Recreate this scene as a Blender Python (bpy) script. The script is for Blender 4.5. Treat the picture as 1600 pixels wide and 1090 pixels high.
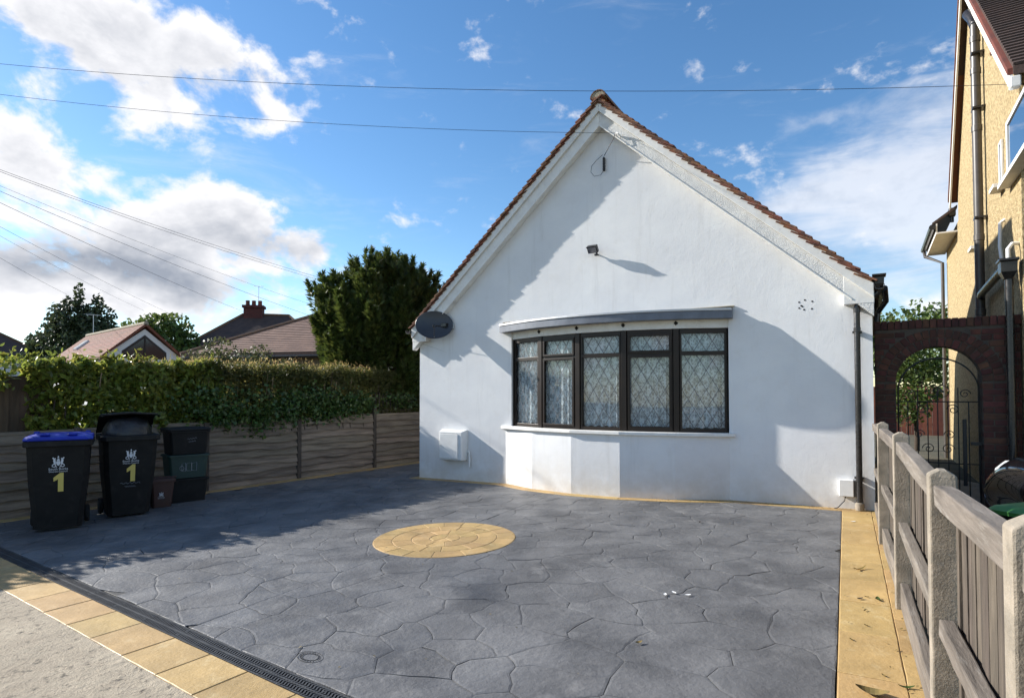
import bpy, bmesh, math, random
import numpy as np
from mathutils import Vector, Matrix, noise
R = math.radians
random.seed(7); np.random.seed(7)
for o in list(bpy.data.objects): bpy.data.objects.remove(o, do_unlink=True)
scn = bpy.context.scene
C = scn.collection

# ------------------------------------------------------------------ camera
FPX = 920.0                      # focal length in photo pixels (1600 wide)
PITCH = R(1.5)
cam_d = bpy.data.cameras.new('camera'); cam = bpy.data.objects.new('camera', cam_d); C.objects.link(cam)
cam.location = (0, 0, 1.5); cam.rotation_euler = (R(90) + PITCH, 0, 0)
cam_d.sensor_fit = 'HORIZONTAL'; cam_d.sensor_width = 36; cam_d.lens = 36 * FPX / 1600
cam_d.shift_y = 46 / 1600; cam_d.clip_end = 2000; cam_d.clip_start = 0.05
scn.camera = cam

# ------------------------------------------------------------------ sky, sun, exposure
SUN_EL = R(26.5); SUN_H = Vector((-0.934, 0.358)).normalized()     # horizontal direction towards the sun
SKY_STRENGTH = 0.092
def direc(px, py):               # world direction that the photo shows at a pixel -> azimuth, elevation
    v = (591 - py) / FPX; d = Vector(((px - 800) / FPX, math.cos(PITCH) - v * math.sin(PITCH), math.sin(PITCH) + v * math.cos(PITCH))).normalized()
    return math.atan2(d.x, d.y), math.asin(d.z)
def build_world():
    w = bpy.data.worlds.new('World'); scn.world = w; w.use_nodes = True
    nt = w.node_tree; nt.nodes.clear(); N = nt.nodes.new; L = nt.links.new
    def setin(sock, v):
        if isinstance(v, (int, float)): sock.default_value = v
        else: L(v, sock)
    def m(op, a, b=0.0, c=0.0, clamp=False):
        n = N('ShaderNodeMath'); n.operation = op; n.use_clamp = clamp
        setin(n.inputs[0], a); setin(n.inputs[1], b); setin(n.inputs[2], c); return n.outputs[0]
    def smooth(x, lo, hi):
        n = N('ShaderNodeMapRange'); n.interpolation_type = 'SMOOTHSTEP'
        setin(n.inputs[0], x); n.inputs[1].default_value = lo; n.inputs[2].default_value = hi; return n.outputs[0]
    sky = N('ShaderNodeTexSky'); sky.sky_type = 'NISHITA'; sky.sun_disc = False
    sky.sun_elevation = SUN_EL; sky.sun_rotation = math.atan2(SUN_H.x, SUN_H.y)
    sky.altitude = 0; sky.air_density = 1.0; sky.dust_density = 0.15; sky.ozone_density = 2.2
    tc = N('ShaderNodeTexCoord'); sp = N('ShaderNodeSeparateXYZ'); L(tc.outputs['Generated'], sp.inputs[0])
    az = m('ARCTAN2', sp.outputs[0], sp.outputs[1]); el = m('ARCSINE', sp.outputs[2])
    def fbm(vec, scale, detail, rough, dist=0.0):
        n = N('ShaderNodeTexNoise'); n.inputs['Scale'].default_value = scale; n.inputs['Detail'].default_value = detail
        n.inputs['Roughness'].default_value = rough; n.inputs['Distortion'].default_value = dist; L(vec, n.inputs['Vector']); return n
    def comb(a, b, c=0.0):
        n = N('ShaderNodeCombineXYZ'); setin(n.inputs[0], a); setin(n.inputs[1], b); setin(n.inputs[2], c); return n.outputs[0]
    flat = comb(az, m('MULTIPLY', el, 1.5))
    wn = fbm(flat, 7.0, 4, 0.6); ws = N('ShaderNodeSeparateColor'); L(wn.outputs['Color'], ws.inputs[0])
    azw = m('ADD', az, m('MULTIPLY', m('SUBTRACT', ws.outputs[0], 0.5), 0.16))
    elw = m('ADD', el, m('MULTIPLY', m('SUBTRACT', ws.outputs[1], 0.5), 0.11))
    def blobs(lst, A=azw, E=elw):
        tot = None
        for (px, py, rx, ry, amp) in lst:
            a, e = direc(px, py); ca = math.cos(math.atan((px - 800) / FPX))
            dx = m('MULTIPLY', m('SUBTRACT', A, a), FPX / rx / ca / ca); dy = m('MULTIPLY', m('SUBTRACT', E, e), FPX / ry / ca)
            g = m('MULTIPLY', m('EXPONENT', m('MULTIPLY', m('ADD', m('MULTIPLY', dx, dx), m('MULTIPLY', dy, dy)), -1.0)), amp*.86)
            tot = g if tot is None else m('ADD', tot, g)
        return tot
    cum = blobs([(40,20,150,50,.9),(215,50,150,55,1),(320,110,105,55,1),(430,160,65,40,.95),(235,175,60,35,.7),(30,190,75,22,.6),
                 (130,258,130,26,.95),(20,250,90,45,1),(60,300,120,40,.9),(345,325,75,48,1),(430,345,70,40,.8),(270,365,110,45,.8),(500,385,45,28,.7),
                 (70,395,160,60,1.1),(210,410,110,55,.9),(390,410,130,55,.95),(270,480,110,34,.95),(45,468,80,36,.7),(400,475,120,30,.6),
                 (560,425,40,14,.5),(655,305,26,15,.62),(692,342,34,12,.58),(765,335,30,10,.4),(545,22,60,16,.45),(650,8,45,12,.55),(330,235,75,28,.38),(110,60,120,60,.5),(190,120,90,50,.5),(30,130,60,40,.45),(90,215,110,30,.45),(180,330,90,40,.5),(120,450,160,30,.6),
                 (1430,478,120,28,.8)])
    cir = blobs([(1330,330,170,70,.75),(1470,230,140,80,.8),(1230,300,80,28,.6),(1450,350,160,90,.6),(1400,445,130,30,.6),(1290,190,90,14,.35),(1440,115,120,10,.3),(330,240,95,40,.3),(470,330,90,60,.2)])
    n1 = fbm(flat, 8.5, 7, 0.60, 0.2); n2 = fbm(comb(m('MULTIPLY', az, 0.55), m('MULTIPLY', el, 2.2)), 9.0, 6, 0.65, 0.6)
    # the rest of the sky, outside the view: broken cloud of the same sort
    side = smooth(m('ABSOLUTE', az), 0.80, 1.15)
    rest = m('MULTIPLY', smooth(fbm(flat, 1.7, 2, 0.5).outputs[0], 0.46, 0.62), m('MULTIPLY', side, 0.75))
    dens = m('ADD', m('ADD', cum, rest), m('MULTIPLY', m('SUBTRACT', n1.outputs[0], 0.5), 4.3))
    a_c = smooth(dens, 0.34, 1.12)
    a_s = m('MULTIPLY', smooth(m('ADD', cir, m('MULTIPLY', m('SUBTRACT', n2.outputs[0], 0.5), 1.5)), 0.05, 1.05), 0.68)
    alpha = m('SUBTRACT', 1.0, m('MULTIPLY', m('SUBTRACT', 1.0, a_c), m('SUBTRACT', 1.0, a_s)))
    above = smooth(el, -0.03, 0.02); alpha = m('MULTIPLY', alpha, above)
    # thick parts and flat bases of the cumulus are grey
    base = blobs([(70,395,150,42,1.0),(215,425,100,34,.8),(430,372,110,24,.8),(340,440,120,26,.6),(300,135,110,26,.35),(540,365,40,12,.4)])
    n3 = fbm(comb(az, m('ADD', m('MULTIPLY', el, 1.5), 0.035)), 8.5, 5, 0.60, 0.2)
    relief = m('MULTIPLY', m('SUBTRACT', n3.outputs[0], n1.outputs[0]), 1.6)
    shade = m('ADD', m('MULTIPLY', base, 0.85), m('ADD', relief, m('MULTIPLY', smooth(dens, 1.0, 1.7), 0.25)), 0, True)
    mixc = N('ShaderNodeMix'); mixc.data_type = 'RGBA'; L(shade, mixc.inputs[0])
    mixc.inputs[6].default_value = (CLOUD_W * 1.0, CLOUD_W * 1.0, CLOUD_W * 1.03, 1); mixc.inputs[7].default_value = (CLOUD_W * .36, CLOUD_W * .40, CLOUD_W * .48, 1)
    fin = N('ShaderNodeMix'); fin.data_type = 'RGBA'; L(alpha, fin.inputs[0]); hs = N('ShaderNodeHueSaturation'); hs.inputs['Saturation'].default_value = 1.20; hs.inputs['Value'].default_value = 1.16; L(sky.outputs[0], hs.inputs['Color']); L(hs.outputs[0], fin.inputs[6]); L(mixc.outputs[2], fin.inputs[7])
    bg = N('ShaderNodeBackground'); bg.inputs[1].default_value = SKY_STRENGTH; L(fin.outputs[2], bg.inputs[0])
    out = N('ShaderNodeOutputWorld'); L(bg.outputs[0], out.inputs[0])
    w.cycles.sampling_method = 'MANUAL'; w.cycles.sample_map_resolution = 512
CLOUD_W = 6.4
build_world()
sun_d = bpy.data.lights.new('sun', 'SUN'); sun = bpy.data.objects.new('sun', sun_d); C.objects.link(sun)
sun_d.energy = 5.0; sun_d.angle = R(0.53); sun_d.color = (1.0, 0.955, 0.88)
to_sun = Vector((SUN_H.x * math.cos(SUN_EL), SUN_H.y * math.cos(SUN_EL), math.sin(SUN_EL)))
sun.rotation_euler = to_sun.to_track_quat('Z', 'Y').to_euler(); sun.location = to_sun * 60
scn.view_settings.view_transform = 'Standard'; scn.view_settings.look = 'None'
scn.view_settings.exposure = 0.84; scn.view_settings.gamma = 1.0; scn.view_settings.use_curve_mapping = False
scn.render.engine = 'CYCLES'; scn.cycles.max_bounces = 5; scn.cycles.diffuse_bounces = 3; scn.cycles.glossy_bounces = 3; scn.cycles.transparent_max_bounces = 10
scn.cycles.caustics_reflective = False; scn.cycles.caustics_refractive = False
scn.cycles.sample_clamp_indirect = 6.0; scn.cycles.use_denoising = True; scn.cycles.use_adaptive_sampling = True; scn.cycles.adaptive_threshold = 0.02

# ------------------------------------------------------------------ frames
HA = Vector((-1.80, 11.50)); HU = Vector((0.85474, -0.51906)); HV = Vector((0.51906, 0.85474)); HW = 7.55
HROT = math.atan2(HU.y, HU.x)
def hw(s, v, z=0.0):             # house frame (along the front, back into the plot, up) -> world
    p = HA + HU * s + HV * v; return Vector((p.x, p.y, z))
def gz(x): return 0.0194 * (x - 4.655)          # the drive falls gently to the left

# ------------------------------------------------------------------ materials
MATS = {}
def mat(name, col, col2=None, scale=4.0, rough=0.7, bump=0.0, bscale=60.0, bdist=0.01, rnd=0.0, metal=0.0, spec=0.5, stretch=None,
        detail=6, contrast=(0.35, 0.65), fleck=None, fscale=30, famt=0.5, coat=0.0, bump2=None, island=0.0, rvar=0.0, wave=None):
    m = bpy.data.materials.new(name); m.use_nodes = True; nt = m.node_tree; N = nt.nodes.new; L = nt.links.new
    b = nt.nodes['Principled BSDF']; b.inputs['Roughness'].default_value = rough; b.inputs['Metallic'].default_value = metal
    b.inputs['Specular IOR Level'].default_value = spec; b.inputs['Coat Weight'].default_value = coat
    g = N('ShaderNodeNewGeometry'); pos = g.outputs['Position']
    if stretch:
        if stretch == 'obj':
            t = N('ShaderNodeTexCoord'); pos = t.outputs['Object']
        else:
            mp = N('ShaderNodeMapping'); mp.vector_type = 'TEXTURE' if len(stretch) == 3 else 'POINT'; mp.inputs['Rotation'].default_value = stretch[1]; mp.inputs['Scale'].default_value = stretch[0]
            L(pos, mp.inputs['Vector']); pos = mp.outputs[0]
    def nz(sc, det=6, ro=0.6, dist=0.0):
        n = N('ShaderNodeTexNoise'); n.inputs['Scale'].default_value = sc; n.inputs['Detail'].default_value = det
        n.inputs['Roughness'].default_value = ro; n.inputs['Distortion'].default_value = dist; L(pos, n.inputs['Vector']); return n.outputs[0]
    def mr(x, a, c, to0=0.0, to1=1.0):
        n = N('ShaderNodeMapRange'); L(x, n.inputs[0]); n.inputs[1].default_value = a; n.inputs[2].default_value = c
        n.inputs[3].default_value = to0; n.inputs[4].default_value = to1; return n.outputs[0]
    def mixc(f, A, B):
        n = N('ShaderNodeMix'); n.data_type = 'RGBA'
        if isinstance(f, float): n.inputs[0].default_value = f
        else: L(f, n.inputs[0])
        for s, v in ((6, A), (7, B)):
            if isinstance(v, tuple): n.inputs[s].default_value = (*v, 1)
            else: L(v, n.inputs[s])
        return n.outputs[2]
    c = None
    if col2: c = mixc(mr(nz(scale, detail, 0.62, 0.3), *contrast), col, col2)
    if fleck: c = mixc(mr(nz(fscale, 4, 0.7), 0.56, 0.72, 0, famt), c if c else col, fleck)
    if rnd or island:
        if rnd:
            oi = N('ShaderNodeObjectInfo'); rv = oi.outputs['Random']
        else: rv = g.outputs['Random Per Island']
        amt = rnd or island
        hs = N('ShaderNodeHueSaturation'); L(mr(rv, 0, 1, 1 - amt, 1 + amt), hs.inputs['Value'])
        mm = N('ShaderNodeMath'); mm.operation = 'FRACT'; m2 = N('ShaderNodeMath'); m2.operation = 'MULTIPLY'; L(rv, m2.inputs[0]); m2.inputs[1].default_value = 7.31
        L(m2.outputs[0], mm.inputs[0]); L(mr(mm.outputs[0], 0, 1, 0.5 - amt * .05, 0.5 + amt * .05), hs.inputs['Hue'])
        if c: L(c, hs.inputs['Color'])
        else: hs.inputs['Color'].default_value = (*col, 1)
        c = hs.outputs[0]
    if c: L(c, b.inputs['Base Color'])
    else: b.inputs['Base Color'].default_value = (*col, 1)
    if rvar: L(mr(nz(scale * 2.3, 5), 0.3, 0.7, max(rough - rvar, 0.02), min(rough + rvar, 1)), b.inputs['Roughness'])
    if bump:
        h = nz(bscale, 5, 0.65)
        if bump2:
            ad = N('ShaderNodeMath'); ad.operation = 'MULTIPLY_ADD'; L(nz(bump2[0], 4), ad.inputs[0]); ad.inputs[1].default_value = bump2[1]; L(h, ad.inputs[2]); h = ad.outputs[0]
        bn = N('ShaderNodeBump'); bn.inputs['Strength'].default_value = bump; bn.inputs['Distance'].default_value = bdist; L(h, bn.inputs['Height']); L(bn.outputs[0], b.inputs['Normal'])
    MATS[name] = m; return m
def soil_render(m):
    nt = m.node_tree; N = nt.nodes.new; L = nt.links.new; b = nt.nodes['Principled BSDF']; src = b.inputs['Base Color'].links[0].from_socket
    g = N('ShaderNodeNewGeometry'); sp = N('ShaderNodeSeparateXYZ'); L(g.outputs['Position'], sp.inputs[0])
    def mr(x, a, c, t0=0., t1=1.):
        n = N('ShaderNodeMapRange'); n.interpolation_type = 'SMOOTHSTEP'; L(x, n.inputs[0]); n.inputs[1].default_value = a; n.inputs[2].default_value = c; n.inputs[3].default_value = t0; n.inputs[4].default_value = t1; return n.outputs[0]
    def nz(scale, st):
        mp = N('ShaderNodeMapping'); mp.inputs['Scale'].default_value = st; L(g.outputs['Position'], mp.inputs['Vector']); n = N('ShaderNodeTexNoise'); n.inputs['Scale'].default_value = scale; n.inputs['Detail'].default_value = 6; n.inputs['Roughness'].default_value = .65; L(mp.outputs[0], n.inputs['Vector']); return n.outputs[0]
    def mul(a, b_):
        n = N('ShaderNodeMath'); n.operation = 'MULTIPLY'; L(a, n.inputs[0]); (L(b_, n.inputs[1]) if not isinstance(b_, float) else setattr(n.inputs[1], 'default_value', b_)); return n.outputs[0]
    def mix(f, A, col):
        n = N('ShaderNodeMix'); n.data_type = 'RGBA'; L(f, n.inputs[0]); L(A, n.inputs[6]); n.inputs[7].default_value = (*col, 1); return n.outputs[2]
    c = mix(mul(mr(sp.outputs[2], .75, -.10), mr(nz(3.5, (1,1,1)), .30, .66, .12, .55)), src, (.52,.46,.38))      # splashed soil at the foot
    c = mix(mul(mr(nz(2.2, (3.2,3.2,.28)), .52, .74), .32), c, (.56,.55,.53))                                       # rain runs
    c = mix(mul(mr(nz(26, (1,1,1)), .66, .74), .35), c, (.50,.49,.46))                                             # chips and specks
    L(c, b.inputs['Base Color'])
def leafmat(name, col, col2, trans=0.35, rough=0.45, isl=0.35, spec=0.4):
    m = mat(name, col, col2, scale=2.2, rough=rough, island=isl, spec=spec); nt = m.node_tree; N = nt.nodes.new; L = nt.links.new
    b = nt.nodes['Principled BSDF']; src = b.inputs['Base Color'].links[0].from_socket
    t = N('ShaderNodeBsdfTranslucent'); hs = N('ShaderNodeHueSaturation'); hs.inputs['Value'].default_value = 1.5; hs.inputs['Hue'].default_value = 0.475; L(src, hs.inputs['Color']); L(hs.outputs[0], t.inputs[0])
    mx = N('ShaderNodeMixShader'); mx.inputs[0].default_value = trans; L(b.outputs[0], mx.inputs[1]); L(t.outputs[0], mx.inputs[2])
    L(mx.outputs[0], nt.nodes['Material Output'].inputs[0]); return m

mat('render', (.80,.80,.795), (.72,.72,.725), scale=1.1, rough=.85, bump=.35, bscale=70, bdist=.006, bump2=(9, 1.2), fleck=(.66,.64,.60), fscale=5, famt=.25)
soil_render(MATS['render'])
mat('render_band', (.74,.73,.70), (.60,.60,.59), scale=5, rough=.9, bump=.9, bscale=55, bdist=.015, fleck=(.42,.41,.39), fscale=9, famt=.6)
mat('white_paint', (.80,.79,.76), (.72,.70,.66), scale=6, rough=.55, bump=.1, bscale=40, fleck=(.50,.47,.42), fscale=14, famt=.35)
mat('white_plastic', (.80,.80,.79), (.72,.72,.70), scale=5, rough=.4)
mat('stone', (.152,.151,.153), (.082,.082,.085), scale=1.5, rough=.56, spec=.4, bump=.6, bscale=26, bdist=.012, bump2=(5,1.6), rnd=.06, fleck=(.25,.245,.24), fscale=2.6, famt=.5, rvar=.14, contrast=(.38,.64))
mat('slab_base', (.044,.044,.044), (.03,.03,.03), scale=3, rough=.7, bump=.3)
mat('gold', (.50,.33,.135), (.37,.245,.100), scale=2.6, rough=.6, bump=.45, bscale=40, bdist=.008, bump2=(7,1.5), rnd=.13, fleck=(.56,.44,.25), fscale=6, famt=.5, rvar=.1, contrast=(.3,.62))
mat('gold_joint', (.27,.175,.08), rough=.8)
mat('old_concrete', (.42,.355,.265), (.30,.25,.185), scale=2.2, rough=.95, bump=.9, bscale=75, bdist=.012, bump2=(16,1.6), fleck=(.05,.045,.035), fscale=17, famt=1.0, contrast=(.3,.7))
mat('post_concrete', (.33,.28,.22), (.19,.165,.13), scale=9, rough=.95, bump=.7, bscale=90, bdist=.006, fleck=(.20,.19,.17), fscale=30, famt=.5)
mat('drain_black', (.035,.035,.037), (.07,.07,.07), scale=8, rough=.5, spec=.5)
mat('void', (.004,.004,.004), rough=1)
mat('soil', (.10,.085,.055), (.05,.05,.03), scale=3, rough=1, bump=.6, bscale=20, bdist=.03)
mat('lawn', (.10,.13,.04), (.06,.085,.025), scale=4, rough=1, bump=.8, bscale=60, bdist=.03)
mat('timber', (.115,.090,.069), (.055,.043,.033), scale=3, rough=.9, bump=.6, bscale=7, bdist=.008, rnd=.22, stretch=((6,6,1),(0,0,0)))
mat('lap_timber', (.265,.21,.155), (.145,.112,.082), scale=2, rough=.9, bump=.6, bscale=5, bdist=.008, rnd=.2, stretch=((1,1,9),(0,0,0)))
mat('rail_timber', (.20,.170,.142), (.105,.088,.072), scale=1.6, rough=.9, bump=.7, bscale=5, bdist=.008, rnd=.1, stretch=((1,.12,.10),(0,0,R(60.7)),1), fleck=(.32,.30,.27), fscale=3, famt=.5)
mat('dark_timber', (.085,.055,.035), (.05,.032,.02), scale=2, rough=.9, bump=.5, bscale=6, rnd=.25, stretch=((6,6,1),(0,0,0)))
mat('roof_tile', (.215,.085,.045), (.10,.048,.034), scale=11, rough=.85, bump=.6, bscale=50, bdist=.006, rnd=.35, fleck=(.20,.16,.10), fscale=22, famt=.5)
mat('ridge_tile', (.20,.10,.055), (.11,.07,.045), scale=9, rough=.9, bump=.6, bscale=40)
mat('mortar', (.36,.32,.23), (.26,.23,.17), scale=14, rough=.95, bump=.6, bscale=60)
mat('dark_mortar', (.085,.068,.052), (.06,.048,.038), scale=14, rough=.95, bump=.5, bscale=60)
mat('brick', (.095,.033,.021), (.050,.021,.016), scale=9, rough=.9, bump=.6, bscale=50, bdist=.006, rnd=.35)
mat('red_tiles', (.20,.062,.033), (.12,.042,.027), scale=3, rough=.85, bump=.4, bscale=30, rnd=.2, island=0)
mat('pink_tiles', (.22,.13,.095), (.15,.088,.066), scale=3, rough=.85, bump=.4, bscale=30)
mat('dark_tiles', (.075,.045,.036), (.046,.030,.025), scale=3, rough=.85, bump=.4, bscale=30)
mat('pebbledash', (.56,.435,.235), (.31,.225,.11), scale=24, rough=.95, bump=1.0, bscale=30, bdist=.04, detail=2, contrast=(.40,.60), fleck=(.60,.52,.36), fscale=33, famt=.8)
mat('far_render', (.72,.72,.71), (.62,.62,.61), scale=2, rough=.9)
mat('tan_wall', (.22,.17,.115), (.17,.13,.09), scale=3, rough=.9)
mat('black_plastic', (.012,.012,.013), (.02,.02,.021), scale=9, rough=.42, spec=.5, rvar=.08)
mat('pipe_black', (.014,.0135,.0135), (.026,.022,.02), scale=12, rough=.3, spec=.55, rvar=.08)
mat('pipe_grey', (.085,.075,.068), (.06,.054,.05), scale=6, rough=.38, spec=.5)
mat('bin_black', (.006,.0063,.007), (.012,.012,.012), scale=5, rough=.6, spec=.25, fleck=(.03,.028,.026), fscale=7, famt=.5)
mat('bin_blue', (.010,.030,.42), (.008,.022,.30), scale=4, rough=.45)
mat('bin_brown', (.075,.035,.028), (.055,.026,.02), scale=4, rough=.6)
mat('box_green', (.015,.042,.036), (.012,.034,.029), scale=4, rough=.55)
mat('bag', (.014,.014,.016), rough=.28, bump=.6, bscale=12, bdist=.03)
mat('print_white', (.62,.65,.70), rough=.6); mat('print_grey', (.23,.25,.28), rough=.7); mat('print_yellow', (.62,.50,.13), rough=.6)
mat('lead', (.16,.18,.22), (.105,.12,.15), scale=4, rough=.5, rvar=.1)
mat('frame_brown', (.014,.0095,.0075), (.022,.014,.010), scale=5, rough=.4, spec=.35)
mat('dish_grey', (.030,.036,.048), (.04,.046,.058), scale=3, rough=.38)
mat('steel', (.45,.45,.46), rough=.35, metal=.9); mat('iron', (.010,.010,.010), rough=.5)
mat('alu', (.55,.55,.56), rough=.45, metal=.6)
mat('lattice', (.13,.135,.14), rough=.5, metal=.3)
mat('cable', (.016,.016,.018), rough=.6); mat('cable_white', (.55,.55,.53), rough=.6)
mat('car_paint', (.006,.006,.008), rough=.14, spec=.6, coat=1.0); mat('tyre', (.012,.012,.012), rough=.85); mat('green_plastic', (.07,.26,.06), (.05,.2,.045), scale=5, rough=.5)
mat('dark_pane', (.008,.009,.012), rough=.15); mat('lamp_glass', (.75,.78,.8), rough=.1, spec=.7)
mat('bark', (.075,.055,.038), (.045,.033,.024), scale=8, rough=.95, bump=.8, bscale=25, bdist=.02)
mat('cane', (.30,.22,.13), (.22,.16,.09), scale=9, rough=.85)
mat('room', (.10,.09,.08), rough=.95); mat('dead_leaf', (.22,.15,.045), (.13,.10,.03), scale=20, rough=.8); mat('litter', (.78,.78,.76), rough=.7); mat('hole', (.02,.018,.016), rough=1)
leafmat('laurel', (.125,.175,.030), (.190,.215,.045), .45, .32, .45)
leafmat('privet', (.075,.095,.024), (.120,.118,.036), .42, .5, .4)
leafmat('ivy', (.040,.085,.020), (.070,.110,.026), .25, .35, .45)
leafmat('conifer', (.036,.064,.013), (.064,.090,.019), .34, .55, .4)
leafmat('tree_dark', (.030,.050,.020), (.050,.068,.030), .22, .5, .4); leafmat('tree_green', (.065,.110,.022), (.090,.135,.03), .30, .5, .4); leafmat('shrub', (.065,.085,.030), (.095,.100,.045), .3, .5, .45)
leafmat('straw', (.42,.33,.13), (.30,.27,.09), .5, .7, .4)
def glassmat(name, refl=0.16, tint=(.92,.95,.96)):
    m = bpy.data.materials.new(name); m.use_nodes = True; nt = m.node_tree; nt.nodes.remove(nt.nodes['Principled BSDF']); N = nt.nodes.new; L = nt.links.new
    t = N('ShaderNodeBsdfTransparent'); t.inputs[0].default_value = (*tint, 1); g = N('ShaderNodeBsdfGlossy'); g.inputs['Roughness'].default_value = 0.02; g.inputs[0].default_value = (.95,.97,1,1)
    lw = N('ShaderNodeLayerWeight'); lw.inputs[0].default_value = 0.5; pw = N('ShaderNodeMath'); pw.operation = 'POWER'; L(lw.outputs['Facing'], pw.inputs[0]); pw.inputs[1].default_value = 5.0; ad = N('ShaderNodeMath'); ad.operation = 'MULTIPLY_ADD'; ad.use_clamp = True; L(pw.outputs[0], ad.inputs[0]); ad.inputs[1].default_value = .9; ad.inputs[2].default_value = .04+refl
    mx = N('ShaderNodeMixShader'); L(ad.outputs[0], mx.inputs[0]); L(t.outputs[0], mx.inputs[1]); L(g.outputs[0], mx.inputs[2]); L(mx.outputs[0], nt.nodes['Material Output'].inputs[0]); MATS[name] = m
glassmat('glass', .0); glassmat('far_glass', .35, (.25,.28,.32)); glassmat('dark_glass', .05, (.08,.09,.10))
def lacemat():
    m = mat('lace', (.86,.88,.89), rough=.9); nt = m.node_tree; N = nt.nodes.new; L = nt.links.new; b = nt.nodes['Principled BSDF']
    tc = N('ShaderNodeTexCoord'); v = N('ShaderNodeTexVoronoi'); v.inputs['Scale'].default_value = 17; v.feature = 'DISTANCE_TO_EDGE'; L(tc.outputs['UV'], v.inputs['Vector'])
    n = N('ShaderNodeTexNoise'); n.inputs['Scale'].default_value = 9; n.inputs['Detail'].default_value = 5; L(tc.outputs['UV'], n.inputs['Vector'])
    ad = N('ShaderNodeMath'); ad.operation = 'MULTIPLY_ADD'; L(v.outputs[0], ad.inputs[0]); ad.inputs[1].default_value = -1.3; L(n.outputs[0], ad.inputs[2])
    mr = N('ShaderNodeMapRange'); L(ad.outputs[0], mr.inputs[0]); mr.inputs[1].default_value = .20; mr.inputs[2].default_value = .50; mr.inputs[3].default_value = .45; mr.inputs[4].default_value = .95
    t = N('ShaderNodeBsdfTransparent'); mx = N('ShaderNodeMixShader'); L(mr.outputs[0], mx.inputs[0]); L(t.outputs[0], mx.inputs[1]); L(b.outputs[0], mx.inputs[2]); L(mx.outputs[0], nt.nodes['Material Output'].inputs[0])
lacemat()

# ------------------------------------------------------------------ mesh helpers
class MB:
    def __init__(s): s.v = []; s.f = []
    def add(s, vs, fs):
        o = len(s.v); s.v += [tuple(p) for p in vs]; s.f += [tuple(i + o for i in f) for f in fs]; return s
    def hexa(s, p): return s.add(p, [(0,3,2,1),(4,5,6,7),(0,1,5,4),(1,2,6,5),(2,3,7,6),(3,0,4,7)])
    def box(s, x0, x1, y0, y1, z0, z1): return s.hexa([(x0,y0,z0),(x1,y0,z0),(x1,y1,z0),(x0,y1,z0),(x0,y0,z1),(x1,y0,z1),(x1,y1,z1),(x0,y1,z1)])
    def cbox(s, x0, x1, y0, y1, z0, z1, c=.006):            # box with chamfered vertical edges and top
        P = lambda i, z: [(x0+i+c,y0+i,z),(x1-i-c,y0+i,z),(x1-i,y0+i+c,z),(x1-i,y1-i-c,z),(x1-i-c,y1-i,z),(x0+i+c,y1-i,z),(x0+i,y1-i-c,z),(x0+i,y0+i+c,z)]
        return s.rings([P(c*.5, z0), P(0, z0+c), P(0, z1-c), P(c, z1)])
    def rings(s, rs, close=True, cap=True):
        n = len(rs[0]); o = len(s.v)
        for r in rs: s.v += [tuple(p) for p in r]
        for k in range(len(rs) - 1):
            for i in range(n if close else n - 1):
                j = (i + 1) % n; s.f.append((o + k*n + i, o + k*n + j, o + (k+1)*n + j, o + (k+1)*n + i))
        if cap:
            s.f.append(tuple(o + i for i in reversed(range(n)))); s.f.append(tuple(o + (len(rs)-1)*n + i for i in range(n)))
        return s
    def prism(s, poly, fn0, fn1): return s.rings([[fn0(*p) for p in poly], [fn1(*p) for p in poly]])
    def tube(s, path, r, n=8, cap=True):
        P = [Vector(p) for p in path]; rs = []; up = None
        for i, p in enumerate(P):
            t = (P[min(i+1, len(P)-1)] - P[max(i-1, 0)]).normalized()
            if up is None: up = t.orthogonal().normalized()
            up = (up - t * up.dot(t)).normalized(); b = t.cross(up); rr = r[i] if isinstance(r, (list, tuple)) else r
            rs.append([p + (up * math.cos(a) + b * math.sin(a)) * rr for a in [2*math.pi*k/n for k in range(n)]])
        return s.rings(rs, True, cap)
    def lathe(s, prof, n=16, c=(0,0,0)):
        return s.rings([[(c[0]+r*math.cos(a), c[1]+r*math.sin(a), c[2]+z) for a in [2*math.pi*k/n for k in range(n)]] for r, z in prof])
    def slab(s, poly, zf, thick=.03, ch=.006, drop=.004):   # flat piece on the ground with a chamfered top edge
        n = len(poly); cx = sum(p[0] for p in poly)/n; cy = sum(p[1] for p in poly)/n
        def ins(p, d):
            l = math.hypot(p[0]-cx, p[1]-cy) or 1; return (p[0]-(p[0]-cx)/l*d, p[1]-(p[1]-cy)/l*d)
        r0 = [(p[0], p[1], zf(*p)-thick) for p in poly]; r1 = [(p[0], p[1], zf(*p)-drop) for p in poly]
        q = [ins(p, ch) for p in poly]; r2 = [(p[0], p[1], zf(*p)) for p in q]
        o = len(s.v); s.v += r0 + r1 + r2 + [(cx, cy, zf(cx, cy))]
        for k in range(2):
            for i in range(n): j = (i+1) % n; s.f.append((o+k*n+i, o+k*n+j, o+(k+1)*n+j, o+(k+1)*n+i))
        for i in range(n): s.f.append((o+2*n+i, o+2*n+(i+1) % n, o+3*n))
        return s
    def mesh(s, name, m, smooth=False):
        me = bpy.data.meshes.new(name); me.from_pydata(s.v, [], s.f); me.update()
        bm = bmesh.new(); bm.from_mesh(me); bmesh.ops.recalc_face_normals(bm, faces=bm.faces); bm.to_mesh(me); bm.free()
        if smooth:
            me.polygons.foreach_set('use_smooth', [True] * len(me.polygons))
            try: me.set_sharp_from_angle(angle=R(38))
            except Exception: pass
        me.materials.append(MATS[m]); return me
    def build(s, name, m, parent=None, smooth=False, bev=0.0):
        return put(name, s.mesh(name, m, smooth), parent, bev=bev)
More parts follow.
